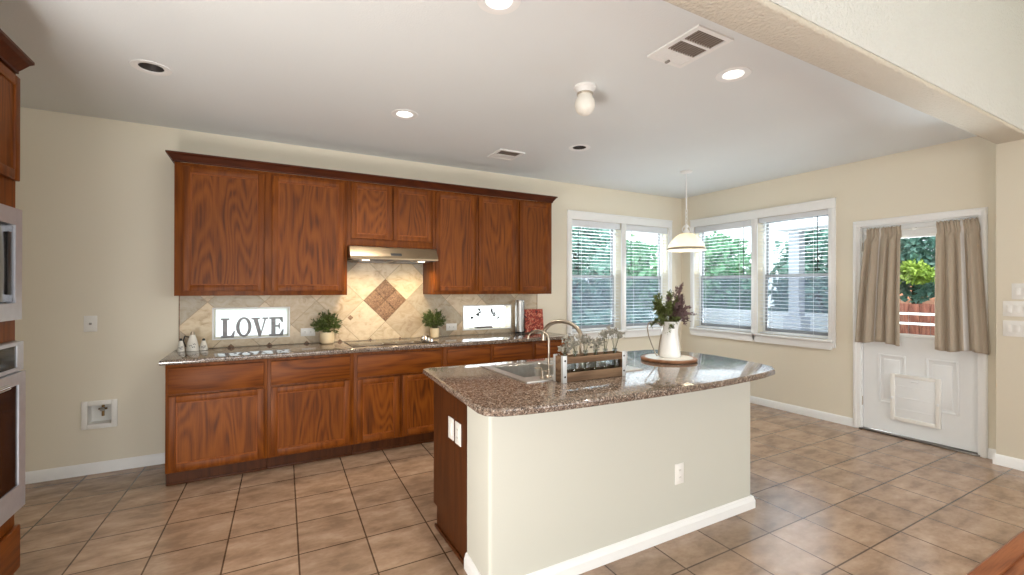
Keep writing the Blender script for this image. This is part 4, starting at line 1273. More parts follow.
# ------------------------------------------------------------------ on the island: crate with bottles, pitcher on a board
PX0, PX1, PY0, PY1, PZ = 1.412, 1.852, 1.988, 2.075, 0.9155
cr_ = thing('flower_crate', 'narrow wooden crate with riveted white metal corners holding glass bottles on the island', 'crate', ((PX0 + PX1) / 2, (PY0 + PY1) / 2, 0.915))
obj('bottom_board', MB().box(PX0 + 0.005, PX1 - 0.005, PY0 + 0.009, PY1 - 0.009, PZ, PZ + 0.010, 0.002), M['crate_wood'], cr_)
for y_ in (PY0, PY1 - 0.009):
    obj('lower_slat', MB().box(PX0, PX1, y_, y_ + 0.009, PZ + 0.002, PZ + 0.052, 0.002), M['crate_wood'], cr_)
    obj('upper_slat', MB().box(PX0, PX1, y_, y_ + 0.009, PZ + 0.100, PZ + 0.136, 0.002), M['crate_wood'], cr_)
for x_ in (PX0, PX1 - 0.009):
    obj('end_board', MB().box(x_, x_ + 0.009, PY0 + 0.009, PY1 - 0.009, PZ + 0.002, PZ + 0.136, 0.002), M['crate_wood'], cr_)
for x_, sx in ((PX0, 1), (PX1, -1)):
    for y_, sy in ((PY0, -1), (PY1, 1)):
        mb = MB(); w_ = 0.024
        mb.box(min(x_ - sx * 0.002, x_ + sx * w_), max(x_ - sx * 0.002, x_ + sx * w_), y_, y_ + sy * 0.002, PZ, PZ + 0.145, 0.0005)
        mb.box(x_ - sx * 0.002, x_, min(y_, y_ - sy * 0.016), max(y_, y_ - sy * 0.016), PZ, PZ + 0.145)
        st_ = obj('corner_strap', mb, M['galvanized'], cr_)
        for z_ in (0.032, 0.118):
            obj('rivet', MB().lathe([(0, 0.003), (0.0045, 0.002), (0.006, 0)], (x_ + sx * 0.012, y_ + sy * 0.002, PZ + z_), 10, mat=Matrix.Rotation(-sy * PI / 2, 4, 'X')), M['black'], st_)
hh = MB().tube([(PX1 + 0.002, PY0 + 0.025, PZ + 0.06), (PX1 + 0.03, PY0 + 0.022, PZ + 0.052), (PX1 + 0.04, PY0 + 0.044, PZ + 0.048), (PX1 + 0.03, PY1 - 0.022, PZ + 0.052), (PX1 + 0.002, PY1 - 0.025, PZ + 0.06)], 0.002, 6)
obj('wire_handle', hh, M['black'], cr_)

nb = 6
which = ['leftmost glass bottle in the flower crate', 'second glass bottle from the left in the crate', 'third glass bottle from the left in the crate',
         'third glass bottle from the right in the crate', 'second glass bottle from the right in the crate', 'rightmost glass bottle in the flower crate']
def bottle_prof(z0):
    o_ = [(0.0, 0.0), (0.026, 0.0), (0.029, 0.004), (0.029, 0.085), (0.026, 0.100), (0.013, 0.118), (0.012, 0.140), (0.0145, 0.142), (0.0145, 0.149), (0.0115, 0.149),
          (0.0105, 0.119), (0.0235, 0.099), (0.0265, 0.084), (0.0265, 0.006), (0.0, 0.006)]
    return [(r, z + z0) for r, z in o_]
for k in range(nb):
    x_ = PX0 + 0.042 + k * (PX1 - PX0 - 0.084) / (nb - 1); y_ = (PY0 + PY1) / 2
    bt_ = tag(obj('glass_bottle', MB().lathe(bottle_prof(PZ + 0.0105), (x_, y_, 0), 18), M['bottle_glass']), which[k], 'bottle', 'bottles in the flower crate')
    mb = MB(); zb = PZ + 0.02
    hgt = [0.165, 0.185, 0.18, 0.165, 0.21, 0.215][k]
    hgt *= 1.12
    fl_ = thing('flower_sprig', 'sprig of small pale dried flowers in the ' + which[k].replace('glass bottle', 'bottle'), 'flowers', (x_, y_, zb), 'sprigs in the crate bottles')
    sm_ = MB(); lf = MB()
    tips = []
    for q_ in range(6):
        a = random.uniform(0, 2 * PI); sp_ = random.uniform(0.012, 0.036)
        tip = (x_ + math.cos(a) * sp_, y_ + math.sin(a) * sp_ * 0.8, zb + hgt * random.uniform(0.84, 1.08))
        sm_.tube([(x_ + math.cos(a) * 0.004, y_ + math.sin(a) * 0.004, zb), (x_ + math.cos(a) * 0.004, y_ + math.sin(a) * 0.004, zb + 0.13), tip], 0.0011, 5)
        tips.append(tip)
    for tx, ty, tz in tips:
        for w_ in range(18):
            d_ = (random.gauss(0, 1), random.gauss(0, 1), random.gauss(0.3, 0.8))
            lf.leaf((tx + random.gauss(0, 0.006), ty + random.gauss(0, 0.006), tz + random.gauss(-0.008, 0.010)), d_, random.uniform(0.014, 0.024), random.uniform(0.011, 0.017))
    obj('stems', sm_, M['stem'], fl_); obj('petals', lf, M['leaf_olive'], fl_, recalc=False)

BC = (2.535, 2.285)
bd_ = thing('round_serving_board', 'round wooden board with a pale top under the white pitcher', 'board', (BC[0], BC[1], 0.915))
obj('board', MB().lathe([(0, 0.9155), (0.18, 0.9155), (0.192, 0.920), (0.192, 0.930), (0.186, 0.935), (0, 0.935)], (BC[0], BC[1], 0), 48), M['board_wood'], bd_)
obj('pale_inlay', MB().lathe([(0, 0.9352), (0.160, 0.9352), (0.162, 0.9362), (0.0, 0.9366)], (BC[0], BC[1], 0), 48), M['ceramic'], bd_)
pc = thing('enamel_pitcher', 'white enamel pitcher with a long wire handle holding a bouquet on the island', 'pitcher', (BC[0] + 0.01, BC[1], 0.937))
px_, py_ = BC[0] + 0.012, BC[1]
Z0 = 0.937
IR = Vector((0.875, -0.484, 0))       # direction the spout points
pb = bmesh.new(); rings = []
prof = [(0.0, 0.0), (0.070, 0.0), (0.074, 0.006), (0.072, 0.03), (0.064, 0.10), (0.054, 0.18), (0.050, 0.215), (0.053, 0.24), (0.058, 0.252), (0.055, 0.252), (0.048, 0.215), (0.052, 0.18), (0.062, 0.10), (0.0, 0.05)]
for r, z in prof:
    if r == 0: rings.append([pb.verts.new((px_, py_, Z0 + z))]); continue
    rg = []
    for k in range(32):
        a = 2 * PI * k / 32; dv = Vector((math.cos(a), math.sin(a), 0)); al = max(0, dv.dot(IR)) ** 6
        ex = al * 0.03 * max(0, (z - 0.19) / 0.06) if z > 0.19 else 0
        rg.append(pb.verts.new((px_ + dv.x * (r + ex), py_ + dv.y * (r + ex), Z0 + z + al * 0.02 * max(0, (z - 0.2) / 0.05))))
    rings.append(rg)
for A, B in zip(rings, rings[1:]):
    for k in range(32):
        k2 = (k + 1) % 32
        if len(A) == 1: pb.faces.new((A[0], B[k], B[k2]))
        elif len(B) == 1: pb.faces.new((A[k], A[k2], B[0]))
        else: pb.faces.new((A[k], A[k2], B[k2], B[k]))
mb = MB(); mb._merge(pb)
obj('body', mb, M['enamel'], pc, angle=1.2)
def hp(off, z): return (px_ - IR.x * off, py_ - IR.y * off, Z0 + z)
hw_ = MB().tube([hp(0.056, 0.222), hp(0.09, 0.245), hp(0.125, 0.252), hp(0.152, 0.238), hp(0.160, 0.205), hp(0.150, 0.15), hp(0.125, 0.08), hp(0.103, 0.025), hp(0.092, 0.008), hp(0.080, 0.012), hp(0.078, 0.05), hp(0.070, 0.11), hp(0.060, 0.16)], 0.0045, 8)
obj('wire_handle', hw_, M['nickel'], pc)


def bunch(name, label, mat, c, rad, n, L, w_, spiky=0.0, base=None, cat='foliage'):
    root = thing(name, label, cat, (px_, py_, Z0 + 0.06), 'bouquet in the white pitcher')
    st_ = MB(); lf = MB()
    for k in range(32):
        while True:
            v = Vector((random.uniform(-1, 1), random.uniform(-1, 1), random.uniform(-1.0, 1)))
            if v.length <= 1: break
        tip = Vector(c) + Vector((v.x * rad[0], v.y * rad[1], v.z * rad[2]))
        p0 = Vector((px_ + random.uniform(-0.02, 0.02), py_ + random.uniform(-0.02, 0.02), Z0 + 0.07))
        pm = Vector((px_ + (tip.x - px_) * 0.35, py_ + (tip.y - py_) * 0.35, Z0 + 0.262))
        for q_ in (pm,):
            d2 = Vector((q_.x - px_, q_.y - py_, 0))
            if d2.length > 0.038: d2 *= 0.038 / d2.length
            pm = Vector((px_ + d2.x, py_ + d2.y, Z0 + 0.255))
        st_.tube([p0, pm, (pm + tip) / 2 + Vector((0, 0, 0.02)), tip], 0.0013, 5)
        m = n // 32
        for q_ in range(m):
            t = random.uniform(0.25, 1.0)
            p = pm * (1 - t) + tip * t + Vector((random.gauss(0, 0.006), random.gauss(0, 0.006), random.gauss(0, 0.006) + 0.02 * math.sin(PI * t)))
            ax = (tip - pm).normalized()
            d_ = ax * (1.0 + spiky) + Vector((random.gauss(0, 0.8), random.gauss(0, 0.8), random.gauss(0, 0.8)))
            lf.leaf(p, d_, L * random.uniform(0.7, 1.25), w_ * random.uniform(0.7, 1.2))
    obj('stems', st_, M['stem'], root); obj('leaves', lf, mat, root, recalc=False)


ctr = Vector((px_, py_, 0))
gl = ctr - IR * 0.075
bunch('greenery_bunch', 'bright green leafy sprays on the left of the pitcher bouquet', M['leaf_light'], (gl.x + 0.012, gl.y - 0.03, 1.262), (0.112, 0.10, 0.160), 2300, 0.026, 0.010)
gr = ctr + IR * 0.085
bunch('lavender_bunch', 'dusky purple sprays on the right of the pitcher bouquet', M['lavender'], (gr.x - 0.015, gr.y, 1.30), (0.118, 0.10, 0.165), 1900, 0.024, 0.009, 1.0, cat='flowers')

# ------------------------------------------------------------------ on the back counter


def potted_plant(x_, y_, pr, ph_, rad, fz, label):
    root = thing('potted_plant', label, 'plant', (x_, y_, 0.915), 'potted plants by the cooktop')
    obj('pot', MB().lathe([(0, 0.9155), (pr * 0.78, 0.9155), (pr * 0.95, 0.925), (pr, 0.915 + ph_ * 0.6), (pr * 0.94, 0.915 + ph_), (pr * 0.86, 0.915 + ph_), (pr * 0.84, 0.915 + ph_ - 0.012), (0, 0.915 + ph_ - 0.012)], (x_, y_, 0), 28), M['pot_cream'], root)
    st_ = MB(); lf = MB(); zt = 0.915 + ph_ - 0.012
    for k in range(84):
        while True:
            v = Vector((random.uniform(-1, 1), random.uniform(-1, 1), random.uniform(-0.8, 1)))
            if 0.5 < v.length <= 1: break
        tip = Vector((x_ + v.x * rad, min(y_ + v.y * rad, D - 0.03), fz + v.z * rad * 0.82))
        p0 = Vector((x_ + random.uniform(-1, 1) * pr * 0.5, y_ + random.uniform(-1, 1) * pr * 0.5, zt))
        pm = p0 * 0.6 + tip * 0.4 + Vector((0, 0, 0.035))
        st_.tube([p0, pm, tip], 0.0013, 5)
        for q_ in range(24):
            t = random.uniform(0.1, 1); p = pm * (1 - t) + tip * t
            d_ = (tip - p0).normalized() + Vector((random.gauss(0, 0.8), random.gauss(0, 0.8), random.gauss(0.2, 0.7)))
            lf.leaf(p, d_, random.uniform(0.020, 0.036), random.uniform(0.006, 0.010))
    obj('stems', st_, M['stem'], root); obj('leaves', lf, M['leaf_dark'], root, recalc=False)


potted_plant(0.534, 4.45, 0.062, 0.105, 0.138, 1.098, 'bushy green plant in a cream pot left of the cooktop')
potted_plant(1.560, 4.45, 0.046, 0.100, 0.132, 1.105, 'bushy green plant in a small cream pot right of the cooktop')

# LOVE letters standing in the little window
lz, lh, ly = SW[0][2] + 0.001, 0.166, D + 0.028


def letter(name, label, polys, x0, x1):
    mb = MB()
    for poly in polys: mb.prism([(x0 + u * (x1 - x0), lz + v * lh) for u, v in poly], 'xz', ly - 0.009, ly + 0.009)
    return tag(obj(name, mb, M['letter'], angle=0.5), label, 'letter', 'LOVE letters in the backsplash window')


L_ = [[(0.0, 0), (0.92, 0), (1.0, 0.34), (0.9, 0.34), (0.72, 0.1), (0.45, 0.1), (0.45, 0.9), (0.6, 0.92), (0.6, 1), (0.0, 1), (0.0, 0.92), (0.14, 0.9), (0.14, 0.1), (0.0, 0.08)]]
E_ = [[(0.0, 0), (0.94, 0), (1.0, 0.32), (0.9, 0.32), (0.72, 0.09), (0.44, 0.09), (0.44, 0.47), (0.62, 0.47), (0.66, 0.36), (0.74, 0.36), (0.74, 0.68), (0.66, 0.68), (0.62, 0.57), (0.44, 0.57),
       (0.44, 0.91), (0.70, 0.91), (0.86, 0.72), (0.95, 0.72), (0.92, 1), (0.0, 1), (0.0, 0.92), (0.14, 0.9), (0.14, 0.1), (0.0, 0.08)]]
V_ = [[(0.42, 0), (0.56, 0), (0.86, 0.9), (1.0, 0.92), (1.0, 1), (0.64, 1), (0.64, 0.92), (0.76, 0.9), (0.57, 0.28), (0.38, 0.9), (0.5, 0.92), (0.5, 1), (0.0, 1), (0.0, 0.92), (0.12, 0.9)]]
O_ = []
for k in range(24):
    a0, a1 = 2 * PI * k / 24, 2 * PI * (k + 1) / 24
    O_.append([(0.5 + 0.5 * math.cos(a0), 0.5 + 0.52 * math.sin(a0)), (0.5 + 0.5 * math.cos(a1), 0.5 + 0.52 * math.sin(a1)),
               (0.5 + 0.27 * math.cos(a1), 0.5 + 0.42 * math.sin(a1)), (0.5 + 0.27 * math.cos(a0), 0.5 + 0.42 * math.sin(a0))])
letter('letter_L', 'grey metal letter L standing in the little backsplash window', L_, -0.298, -0.192)
mbO = letter('letter_O', 'grey metal letter O standing in the little backsplash window', O_, -0.186, -0.068)
mbO.location.z = 0.004
letter('letter_V', 'grey metal letter V standing in the little backsplash window', V_, -0.070, 0.062)
letter('letter_E', 'grey metal letter E standing in the little backsplash window', E_, 0.068, 0.186)

# white ceramic oil and spice set at the left end of the counter
def cruet(name, label, x_, y_, r, h, handle):
    root = thing(name, label, 'condiment set', (x_, y_, 0.915), 'ceramic condiment set')
    obj('body', MB().lathe([(0, 0.9155), (r, 0.9155), (r * 1.02, 0.925), (r * 0.8, 0.915 + h * 0.45), (r * 0.5, 0.915 + h * 0.75), (r * 0.42, 0.915 + h * 0.82), (0, 0.915 + h * 0.82)], (x_, y_, 0), 20), M['ceramic'], root)
    obj('cap', MB().lathe([(r * 0.36, 0.915 + h * 0.82), (r * 0.36, 0.915 + h * 0.93), (r * 0.2, 0.915 + h), (0, 0.915 + h)], (x_, y_, 0), 16), M['nickel'] if handle else M['black'], root)
    mk = MB()
    a0 = math.atan2(-4.4, 0.4)
    for z_, u, l_ in ((0.30, -0.35, 0.55), (0.36, 0.3, 0.45), (0.22, 0.15, 0.5)):
        rr = r * (1.02 - 0.49 * z_)
        pts = [(x_ + (rr + 0.0008) * math.cos(a0 + u + s * l_ / 4), y_ + (rr + 0.0008) * math.sin(a0 + u + s * l_ / 4), 0.915 + h * z_ + 0.006 * math.sin(s * 2.1)) for s in range(-2, 3)]
        mk.tube(pts, 0.0018, 5)
    obj('painted_mark', mk, M['black'], root)
    if handle:
        pts = [(x_ - r * 0.5 * 1.0, y_, 0.915 + h * 0.72), (x_ - r * 1.15, y_ - 0.005, 0.915 + h * 0.78), (x_ - r * 1.35, y_ - 0.006, 0.915 + h * 0.55), (x_ - r * 1.0, y_, 0.915 + h * 0.22)]
        obj('handle', MB().tube(pts, 0.005, 8), M['black'], root)


cruet('spice_shaker', 'small white shaker with black marks at the far left end of the counter', -0.553, 4.44, 0.026, 0.105, False)
cruet('oil_pitcher', 'white ceramic oil pitcher with black handle, tallest of the counter-end set', -0.478, 4.45, 0.044, 0.155, True)
cruet('pepper_shaker', 'small white shaker just right of the white oil pitcher', -0.405, 4.46, 0.030, 0.095, False)

# tall ribbed canister and red cookbook
cn = thing('striped_canister', 'tall silver canister with dark bands beside the red cookbook', 'canister', (2.574, 4.47, 0.915))
obj('body', MB().lathe([(0, 0.9155), (0.050, 0.9155), (0.050, 1.285), (0.046, 1.290), (0, 1.290)], (2.574, 4.47, 0), 32), M['steel'], cn)
mb = MB()
for k in range(10):
    a = 2 * PI * k / 10 + 0.25
    c_, s_ = math.cos(a), math.sin(a); tx, ty = -s_, c_
    p = (2.574 + c_ * 0.0505, 4.47 + s_ * 0.0505)
    mb.tube([(p[0], p[1], 0.935), (p[0], p[1], 1.27)], 0.0028, 6)
obj('dark_bar', mb, M['black'], cn)
obj('base_ring', MB().lathe([(0.050, 0.9157), (0.054, 0.918), (0.054, 0.932), (0.050, 0.934)], (2.574, 4.47, 0), 32), M['black'], cn)
bk = thing('cookbook', 'red cookbook with a food picture standing beside the silver canister', 'book', (2.775, 4.48, 0.915))
def lean(mb, x0, x1, t0, t1, h0, h1):
    b = bmesh.new(); an = math.radians(6)
    q_ = []
    for x in (x0, x1):
        for t_, h_ in ((t0, h0), (t1, h0), (t1, h1), (t0, h1)):
            q_.append(b.verts.new((x, 4.452 + t_ * math.cos(an) + h_ * math.sin(an), 0.9165 + h_ * math.cos(an) - t_ * math.sin(an) + 0.0042)))
    for f in ((0, 1, 2, 3), (4, 5, 6, 7), (0, 1, 5, 4), (1, 2, 6, 5), (2, 3, 7, 6), (3, 0, 4, 7)): b.faces.new([q_[i] for i in f])
    bmesh.ops.recalc_face_normals(b, faces=b.faces)
    mb._merge(b); return mb
cv = lean(MB(), 2.640, 2.888, 0.0, 0.003, 0, 0.262); lean(cv, 2.640, 2.888, 0.030, 0.033, 0, 0.262); lean(cv, 2.640, 2.643, 0.003, 0.030, 0, 0.262)
obj('cover', cv, M['red_cover'], bk, smooth=False)
obj('pages', lean(MB(), 2.6435, 2.884, 0.0035, 0.0295, 0.004, 0.258), M['paper'], bk, smooth=False)

# dark sprigs in the right little window
for i, (sx, zz, dr_, lb) in enumerate(((2.045, 1.0, 1, 'dark curved sprig in a clear bud vase, left side of the small right window'),
                                       (2.40, 1.0, -1, 'dark sprig in a clear bud vase, right side of the small right window'))):
    root = thing('sprig_vase', lb, 'vase', (sx, D + 0.045, SW[1][2]), 'sprig vases in the small window')
    z0 = SW[1][2] + 0.0005
    obj('vase', MB().lathe([(0, z0), (0.018, z0), (0.02, z0 + 0.01), (0.014, z0 + 0.05), (0.009, z0 + 0.075), (0.011, z0 + 0.085), (0.009, z0 + 0.085), (0.007, z0 + 0.075), (0.012, z0 + 0.05), (0.0, z0 + 0.006)], (sx, D + 0.045, 0), 16), M['bottle_glass'], root)
    path = [(sx, D + 0.045, z0 + 0.02), (sx, D + 0.045, z0 + 0.085), (sx + dr_ * 0.03, D + 0.04, z0 + 0.125), (sx + dr_ * 0.08, D + 0.04, z0 + 0.165), (sx + dr_ * 0.10, D + 0.04, z0 + 0.185)]
    obj('stem', MB().tube(path, 0.0022, 6), M['stem'], root)
    lf = MB()
    for k, (q_, nn) in enumerate(((path[2], 10), (path[3], 12), (path[4], 12))):
        for _ in range(nn): lf.leaf((q_[0] + random.gauss(0, 0.008), q_[1] + random.gauss(0, 0.006), q_[2] + random.gauss(0, 0.010)), (random.gauss(0, 1), random.gauss(0, 0.5), random.gauss(0, 1)), 0.036, 0.022)
    obj('leaves', lf, M['black'], root, recalc=False)
tr_ = thing('sill_tray', 'low dark tray along the sill of the small right window', 'tray', (2.19, D + 0.04, SW[1][2]))
obj('tray', MB().prism([(2.10, D + 0.02), (2.30, D + 0.02), (2.30, D + 0.075), (2.10, D + 0.075)], 'xy', SW[1][2] + 0.0005, SW[1][2] + 0.022, 0.004), M['steel_dark'], tr_)

# ------------------------------------------------------------------ ceiling fixtures
labels = ['unlit recessed ceiling light with a dark baffle, nearest the left edge', 'small lit recessed ceiling light above the wall cabinets',
          'lit recessed ceiling light cut by the top edge of the photo', 'large lit recessed ceiling light beside the vent near the beam', 'unlit recessed ceiling light with dark baffle above the nook window']
for i, (x_, y_) in enumerate(CANS):
    root = thing('recessed_light', labels[i], 'ceiling light', (x_, y_, H), 'recessed ceiling lights')
    on = i in (1, 2, 3)
    obj('trim_ring', MB().lathe([(0.100, H - 0.0005), (0.098, H - 0.004), (0.078, H - 0.005), (0.0640, H - 0.001), (0.0635, H + 0.004), (0.062, H + 0.004), (0.062, H - 0.0005)], (x_, y_, 0), 36, True), M['trim'], root)
    z1 = H + (0.055 if on else 0.042)
    obj('baffle', MB().lathe([(0.0632, H + 0.001), (0.058, H + 0.02), (0.044, z1), (0.042, z1), (0.056, H + 0.02), (0.0625, H + 0.001)], (x_, y_, 0), 36, True), M['trim'] if on else M['dark_baffle'], root)
    obj('lamp', MB().lathe([(0.0435, z1), (0.040, z1 - 0.004), (0.026, z1 - 0.012), (0, z1 - 0.015)], (x_, y_, 0), 28), M['lamp_on'] if on else M['lamp_off'], root)
    obj('can_top', MB().lathe([(0.054, z1 + 0.002), (0, z1 + 0.002)], (x_, y_, 0), 28), M['dark_baffle'], root)
    if on:
        sp = bpy.data.lights.new('recessed_lamp', 'SPOT'); sp.energy = 26; sp.spot_size = 2.2; sp.spot_blend = 0.7; sp.color = (1, 0.93, 0.82); sp.shadow_soft_size = 0.05
        lo = bpy.data.objects.new('recessed_lamp', sp); COL.objects.link(lo); lo.location = (x_, y_, H - 0.01)


def vent(label, x0, x1, y0, y1, sections, lever):
    root = thing('ceiling_vent', label, 'vent', ((x0 + x1) / 2, (y0 + y1) / 2, H), 'ceiling vents')
    fr_ = sheet([x0, x1], [y0, y1], [(x0 + 0.028, x1 - 0.028, a, b) for a, b, _ in sections], 0.0005, 0.010, lambda u, v, d: (u, v, H - d))
    obj('vent_frame', fr_, M['trim'], root, smooth=False)
    for a, b, dk in sections:
        obj('backing', MB().box(x0 + 0.028, x1 - 0.028, a, b, H - 0.002, H - 0.0005), M['vent_dark'] if dk else M['slot'], root, smooth=False)
        mb = MB(); n = 11
        for k in range(n):
            xx = x0 + 0.03 + (x1 - x0 - 0.06) * (k + 0.5) / n
            wdt = 0.0035 if dk else 0.0085
            mb.box(xx - wdt, xx + wdt, a, b, H - 0.008, H - 0.0055)
        obj('louvers', mb, M['louver_dark'] if dk else M['trim'], root, smooth=False)
    if lever: obj('lever', MB().box((x0 + x1) / 2 - 0.008, (x0 + x1) / 2 + 0.008, y1 - 0.04, y1 - 0.012, H - 0.02, H - 0.009, 0.003), M['slot'], root)


vent('large ceiling vent with two dark louver sections beside the beam', 1.892, 2.160, 1.515, 1.862, [(1.540, 1.632, True), (1.650, 1.742, True), (1.760, 1.835, False)], True)
vent('small ceiling vent above the wall cabinets', 1.955, 2.225, 3.765, 4.05, [(3.79, 3.905, True), (3.92, 4.025, False)], False)

lhx, lhy = 1.835, 2.345
lh_ = thing('ceiling_globe_light', 'unlit egg-shaped frosted globe on a white ceiling holder', 'ceiling light', (lhx, lhy, H))
obj('holder', MB().lathe([(0.072, H - 0.0005), (0.072, H - 0.014), (0.060, H - 0.022), (0.050, H - 0.044), (0.046, H - 0.046), (0.0, H - 0.046)], (lhx, lhy, 0), 28), M['trim'], lh_)
obj('collar', MB().lathe([(0.052, H - 0.044), (0.053, H - 0.050), (0.050, H - 0.056), (0.044, H - 0.056), (0.044, H - 0.044)], (lhx, lhy, 0), 28, True), M['shade_band'], lh_)
gp = [(0.046, H - 0.052)] + [(0.066 * math.sin(a), H - 0.118 + 0.07 * math.cos(a)) for a in [0.82 + k * (PI - 0.82) / 12 for k in range(13)]]
obj('globe', MB().lathe(gp, (lhx, lhy, 0), 28), M['globe'], lh_)

pdx, pdy = 4.155, 3.495
pn_ = thing('pendant_lamp', 'white glass dome pendant lamp hanging over the breakfast nook', 'pendant lamp', (pdx, pdy, H))
obj('canopy', MB().lathe([(0.065, H - 0.0005), (0.065, H - 0.008), (0.055, H - 0.016), (0.015, H - 0.026), (0, H - 0.026)], (pdx, pdy, 0), 28), M['trim'], pn_)
obj('rod', MB().tube([(pdx, pdy, H - 0.02), (pdx, pdy, 2.30)], 0.007, 8), M['trim'], pn_)
ch = MB()
for k in range(4):
    zc = 2.285 - k * 0.042; pts = []
    for q_ in range(12):
        a = 2 * PI * q_ / 12
        u, v = 0.012 * math.cos(a), 0.026 * math.sin(a)
        pts.append((pdx + (u if k % 2 else 0), pdy + (0 if k % 2 else u), zc + v))
    ch.tube(pts, 0.004, 6, closed=True)
obj('chain', ch, M['trim'], pn_)
hc = MB()
for s in (-1, 1):
    pts = [(pdx + 0.875 * s * u, pdy - 0.484 * s * u, z) for u, z in ((0.0, 2.135), (0.02, 2.12), (0.042, 2.095), (0.045, 2.07), (0.03, 2.05), (0.018, 2.06), (0.02, 2.075))]
    hc.tube(pts, 0.006, 8)
hc.lathe([(0, 2.14), (0.012, 2.135), (0.02, 2.115), (0.012, 2.09), (0.03, 2.06), (0.036, 2.035), (0.0, 2.035)], (pdx, pdy, 0), 20)
obj('finial', hc, M['trim'], pn_)
sp_ = [(0.034, 2.040), (0.065, 2.034), (0.105, 2.010), (0.145, 1.970), (0.178, 1.92), (0.196, 1.876)]
sh = obj('lamp_shade', MB().lathe(sp_ + [(0.207, 1.846), (0.203, 1.846)] + [(r - 0.004, z - 0.003) for r, z in reversed(sp_)], (pdx, pdy, 0), 48, True), M['shade'], pn_, angle=1.0)
obj('rim_band', MB().lathe([(0.1975, 1.876), (0.2015, 1.871), (0.209, 1.853), (0.207, 1.85), (0.199, 1.87)], (pdx, pdy, 0), 48, True), M['shade_band'], sh)
pl_ = bpy.data.lights.new('pendant_bulb', 'POINT'); pl_.energy = 5; pl_.color = (1, 0.93, 0.82); pl_.shadow_soft_size = 0.03
plo = bpy.data.objects.new('pendant_bulb', pl_); COL.objects.link(plo); plo.location = (pdx, pdy, 1.87)
obj('bulb', MB().lathe([(0.016, 2.0), (0.02, 1.96), (0.032, 1.92), (0.028, 1.895), (0, 1.885)], (pdx, pdy, 0), 20), M['lamp_on'], pn_)

# ------------------------------------------------------------------ outside
gd = MB().box(-14, 30, -14, 30, -0.35, -0.25)
struct('ground', gd, M['grass'], smooth=False)
struct('ground_patio', MB().box(XR + 0.14, 9.0, -3.0, 7.5, -0.25, -0.06), M['concrete'], smooth=False)
struct('ceiling_porch', MB().box(XR + 0.15, 8.25, -3.0, 4.62, 2.41, 2.7), M['soffit'], smooth=False)
pp = thing('porch_post', 'pale square porch post outside the right wall window', 'post', (8.05, 4.46, -0.06))
obj('shaft', MB().box(7.96, 8.14, 4.37, 4.55, -0.058, 2.409, 0.01), M['post_grey'], pp)
obj('plinth', MB().box(7.90, 8.20, 4.31, 4.61, -0.058, 0.95, 0.01), M['post_grey'], pp)
tag(obj('garden_wall', MB().box(8.6, 8.9, 4.0, 6.9, -0.25, 0.98, 0.02), M['stucco']), 'low pale garden wall across the patio outside the right windows', 'wall')
rl = thing('porch_railing', 'white two-rail railing outside the back door', 'railing', (7.5, 2.3, -0.06))
for z_ in (0.965, 1.095): obj('rail', MB().tube([(7.5, 1.0, z_), (7.5, 3.2, z_)], 0.016, 8), M['trim'], rl)
for y_ in (1.05, 3.15): obj('railing_post', MB().box(7.47, 7.53, y_ - 0.03, y_ + 0.03, -0.058, 1.13, 0.005), M['trim'], rl)
fn = thing('board_fence', 'reddish brown board fence beyond the back door', 'fence', (12.0, 3, -0.25))
mb = MB()
for k in range(30): mb.box(12.0, 12.02, 0.4 + k * 0.18, 0.4 + k * 0.18 + 0.172, -0.24, 1.11 + random.uniform(-0.008, 0.008), 0.003)
obj('boards', mb, M['fence_wood'], fn)
mb = MB()
for z_ in (0.2, 0.95): mb.box(12.021, 12.06, 0.4, 5.8, z_, z_ + 0.09)
obj('fence_rail', mb, M['fence_wood'], fn, smooth=False)
nr = thing('neighbour_house', 'house with an orange-brown roof beyond the fence', 'house', (17, 6.2, -0.3))
obj('house_wall', MB().box(15.2, 19, 3.3, 6.4, -0.3, 0.98), M['stucco'], nr, smooth=False)
obj('roof', MB().prism([(14.9, 0.98), (17.1, 1.75), (19.3, 0.98), (19.3, 0.9), (14.9, 0.9)], 'xz', 3.0, 6.7), M['roof_tile'], nr, smooth=False)


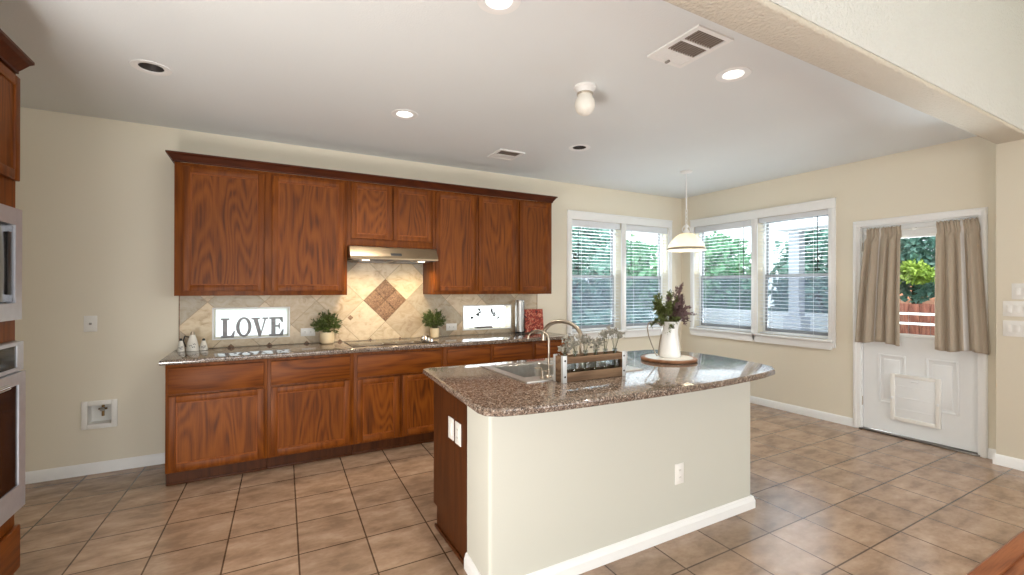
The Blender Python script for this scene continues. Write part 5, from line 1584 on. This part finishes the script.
def tree(name, label, mat, x_, y_, z0, rx, ry, rz, n, size, trunk_r, conical=False, cat='tree'):
    root = thing(name, label, cat, (x_, y_, -0.25), 'trees and shrubs outside')
    zc = z0 + rz
    if trunk_r: obj('trunk', MB().tube([(x_, y_, -0.26), (x_ + 0.05, y_, zc * 0.5), (x_, y_ + 0.05, zc + rz * 0.5)], [trunk_r, trunk_r * 0.8, trunk_r * 0.3], 10), M['trunk'], root)
    verts, faces = [], []
    for k in range(n):
        while True:
            v = Vector((random.uniform(-1, 1), random.uniform(-1, 1), random.uniform(-1, 1)))
            if 0.05 < v.length <= 1: break
        v = v * (v.length ** -0.55)
        if v.length > 1: v.normalize()
        wob = 1 + 0.16 * math.sin(7 * v.x + 3) * math.sin(6 * v.z + 1) + 0.12 * math.sin(13 * v.y + 11 * v.z)
        t = (v.z + 1) / 2
        kx = (1.15 * (1 - t) + 0.06) if conical else 1.0
        p = Vector((x_ + v.x * rx * wob * kx, y_ + v.y * ry * wob * kx, zc + v.z * rz * (wob if not conical else 1)))
        a = Vector((random.gauss(0, 1), random.gauss(0, 1), random.gauss(0, 1))).normalized()
        b_ = a.cross(Vector((random.gauss(0, 1), random.gauss(0, 1), random.gauss(0, 1)))).normalized()
        s = size * random.uniform(0.6, 1.3)
        i0 = len(verts)
        verts += [p - a * s, p + b_ * s * 0.5, p + a * s, p - b_ * s * 0.5]
        faces.append((i0, i0 + 1, i0 + 2, i0 + 3))
    off = Vector((x_, y_, -0.25))
    me = bpy.data.meshes.new('foliage'); me.from_pydata([v - off for v in verts], [], faces); me.materials.append(mat)
    o = bpy.data.objects.new('foliage', me); COL.objects.link(o); o.parent = root
    return root


tree('evergreen_tree', 'tall blue-green evergreen outside the left window of the back wall', M['ever'], 6.35, 8.45, -0.2, 1.0, 1.0, 1.75, 5200, 0.11, 0.14)
tree('leafy_tree', 'bright green tree outside the back window nearest the corner', M['green'], 8.55, 8.9, -0.2, 0.75, 0.9, 1.40, 4200, 0.11, 0.12)
tree('hedge_shrub', 'dark hedge low outside the two back windows', M['hedge'], 6.3, 6.6, -0.25, 1.9, 0.40, 0.62, 5200, 0.08, 0, cat='hedge')
tree('leafy_tree', 'bright green tree outside the right window nearest the corner', M['green'], 10.8, 8.15, -0.2, 0.85, 1.02, 1.5, 5600, 0.11, 0.12)
tree('evergreen_tree', 'blue-green tree behind the porch post outside the right windows', M['ever'], 10.7, 5.45, -0.2, 0.75, 0.92, 1.52, 4600, 0.10, 0.12)
dt = tree('leafy_tree', 'blue-green tree with a yellow-green patch over the fence seen in the door glass', M['ever'], 13.9, 4.9, 1.30, 0.85, 1.5, 1.25, 5600, 0.11, 0.12)
yl = MB()
for k in range(700):
    v = Vector((random.gauss(0, 0.10), random.gauss(0, 0.20), random.gauss(0, 0.085)))
    yl.leaf((13.02 + v.x, 4.62 + v.y, 1.80 + v.z + 0.25 * v.y), (random.gauss(0, 1), random.gauss(0, 1), random.gauss(0, 1)), 0.13, 0.09)
obj('new_leaves', yl, M['yellowleaf'], dt, recalc=False)['label'] = 'yellow-green new leaves'
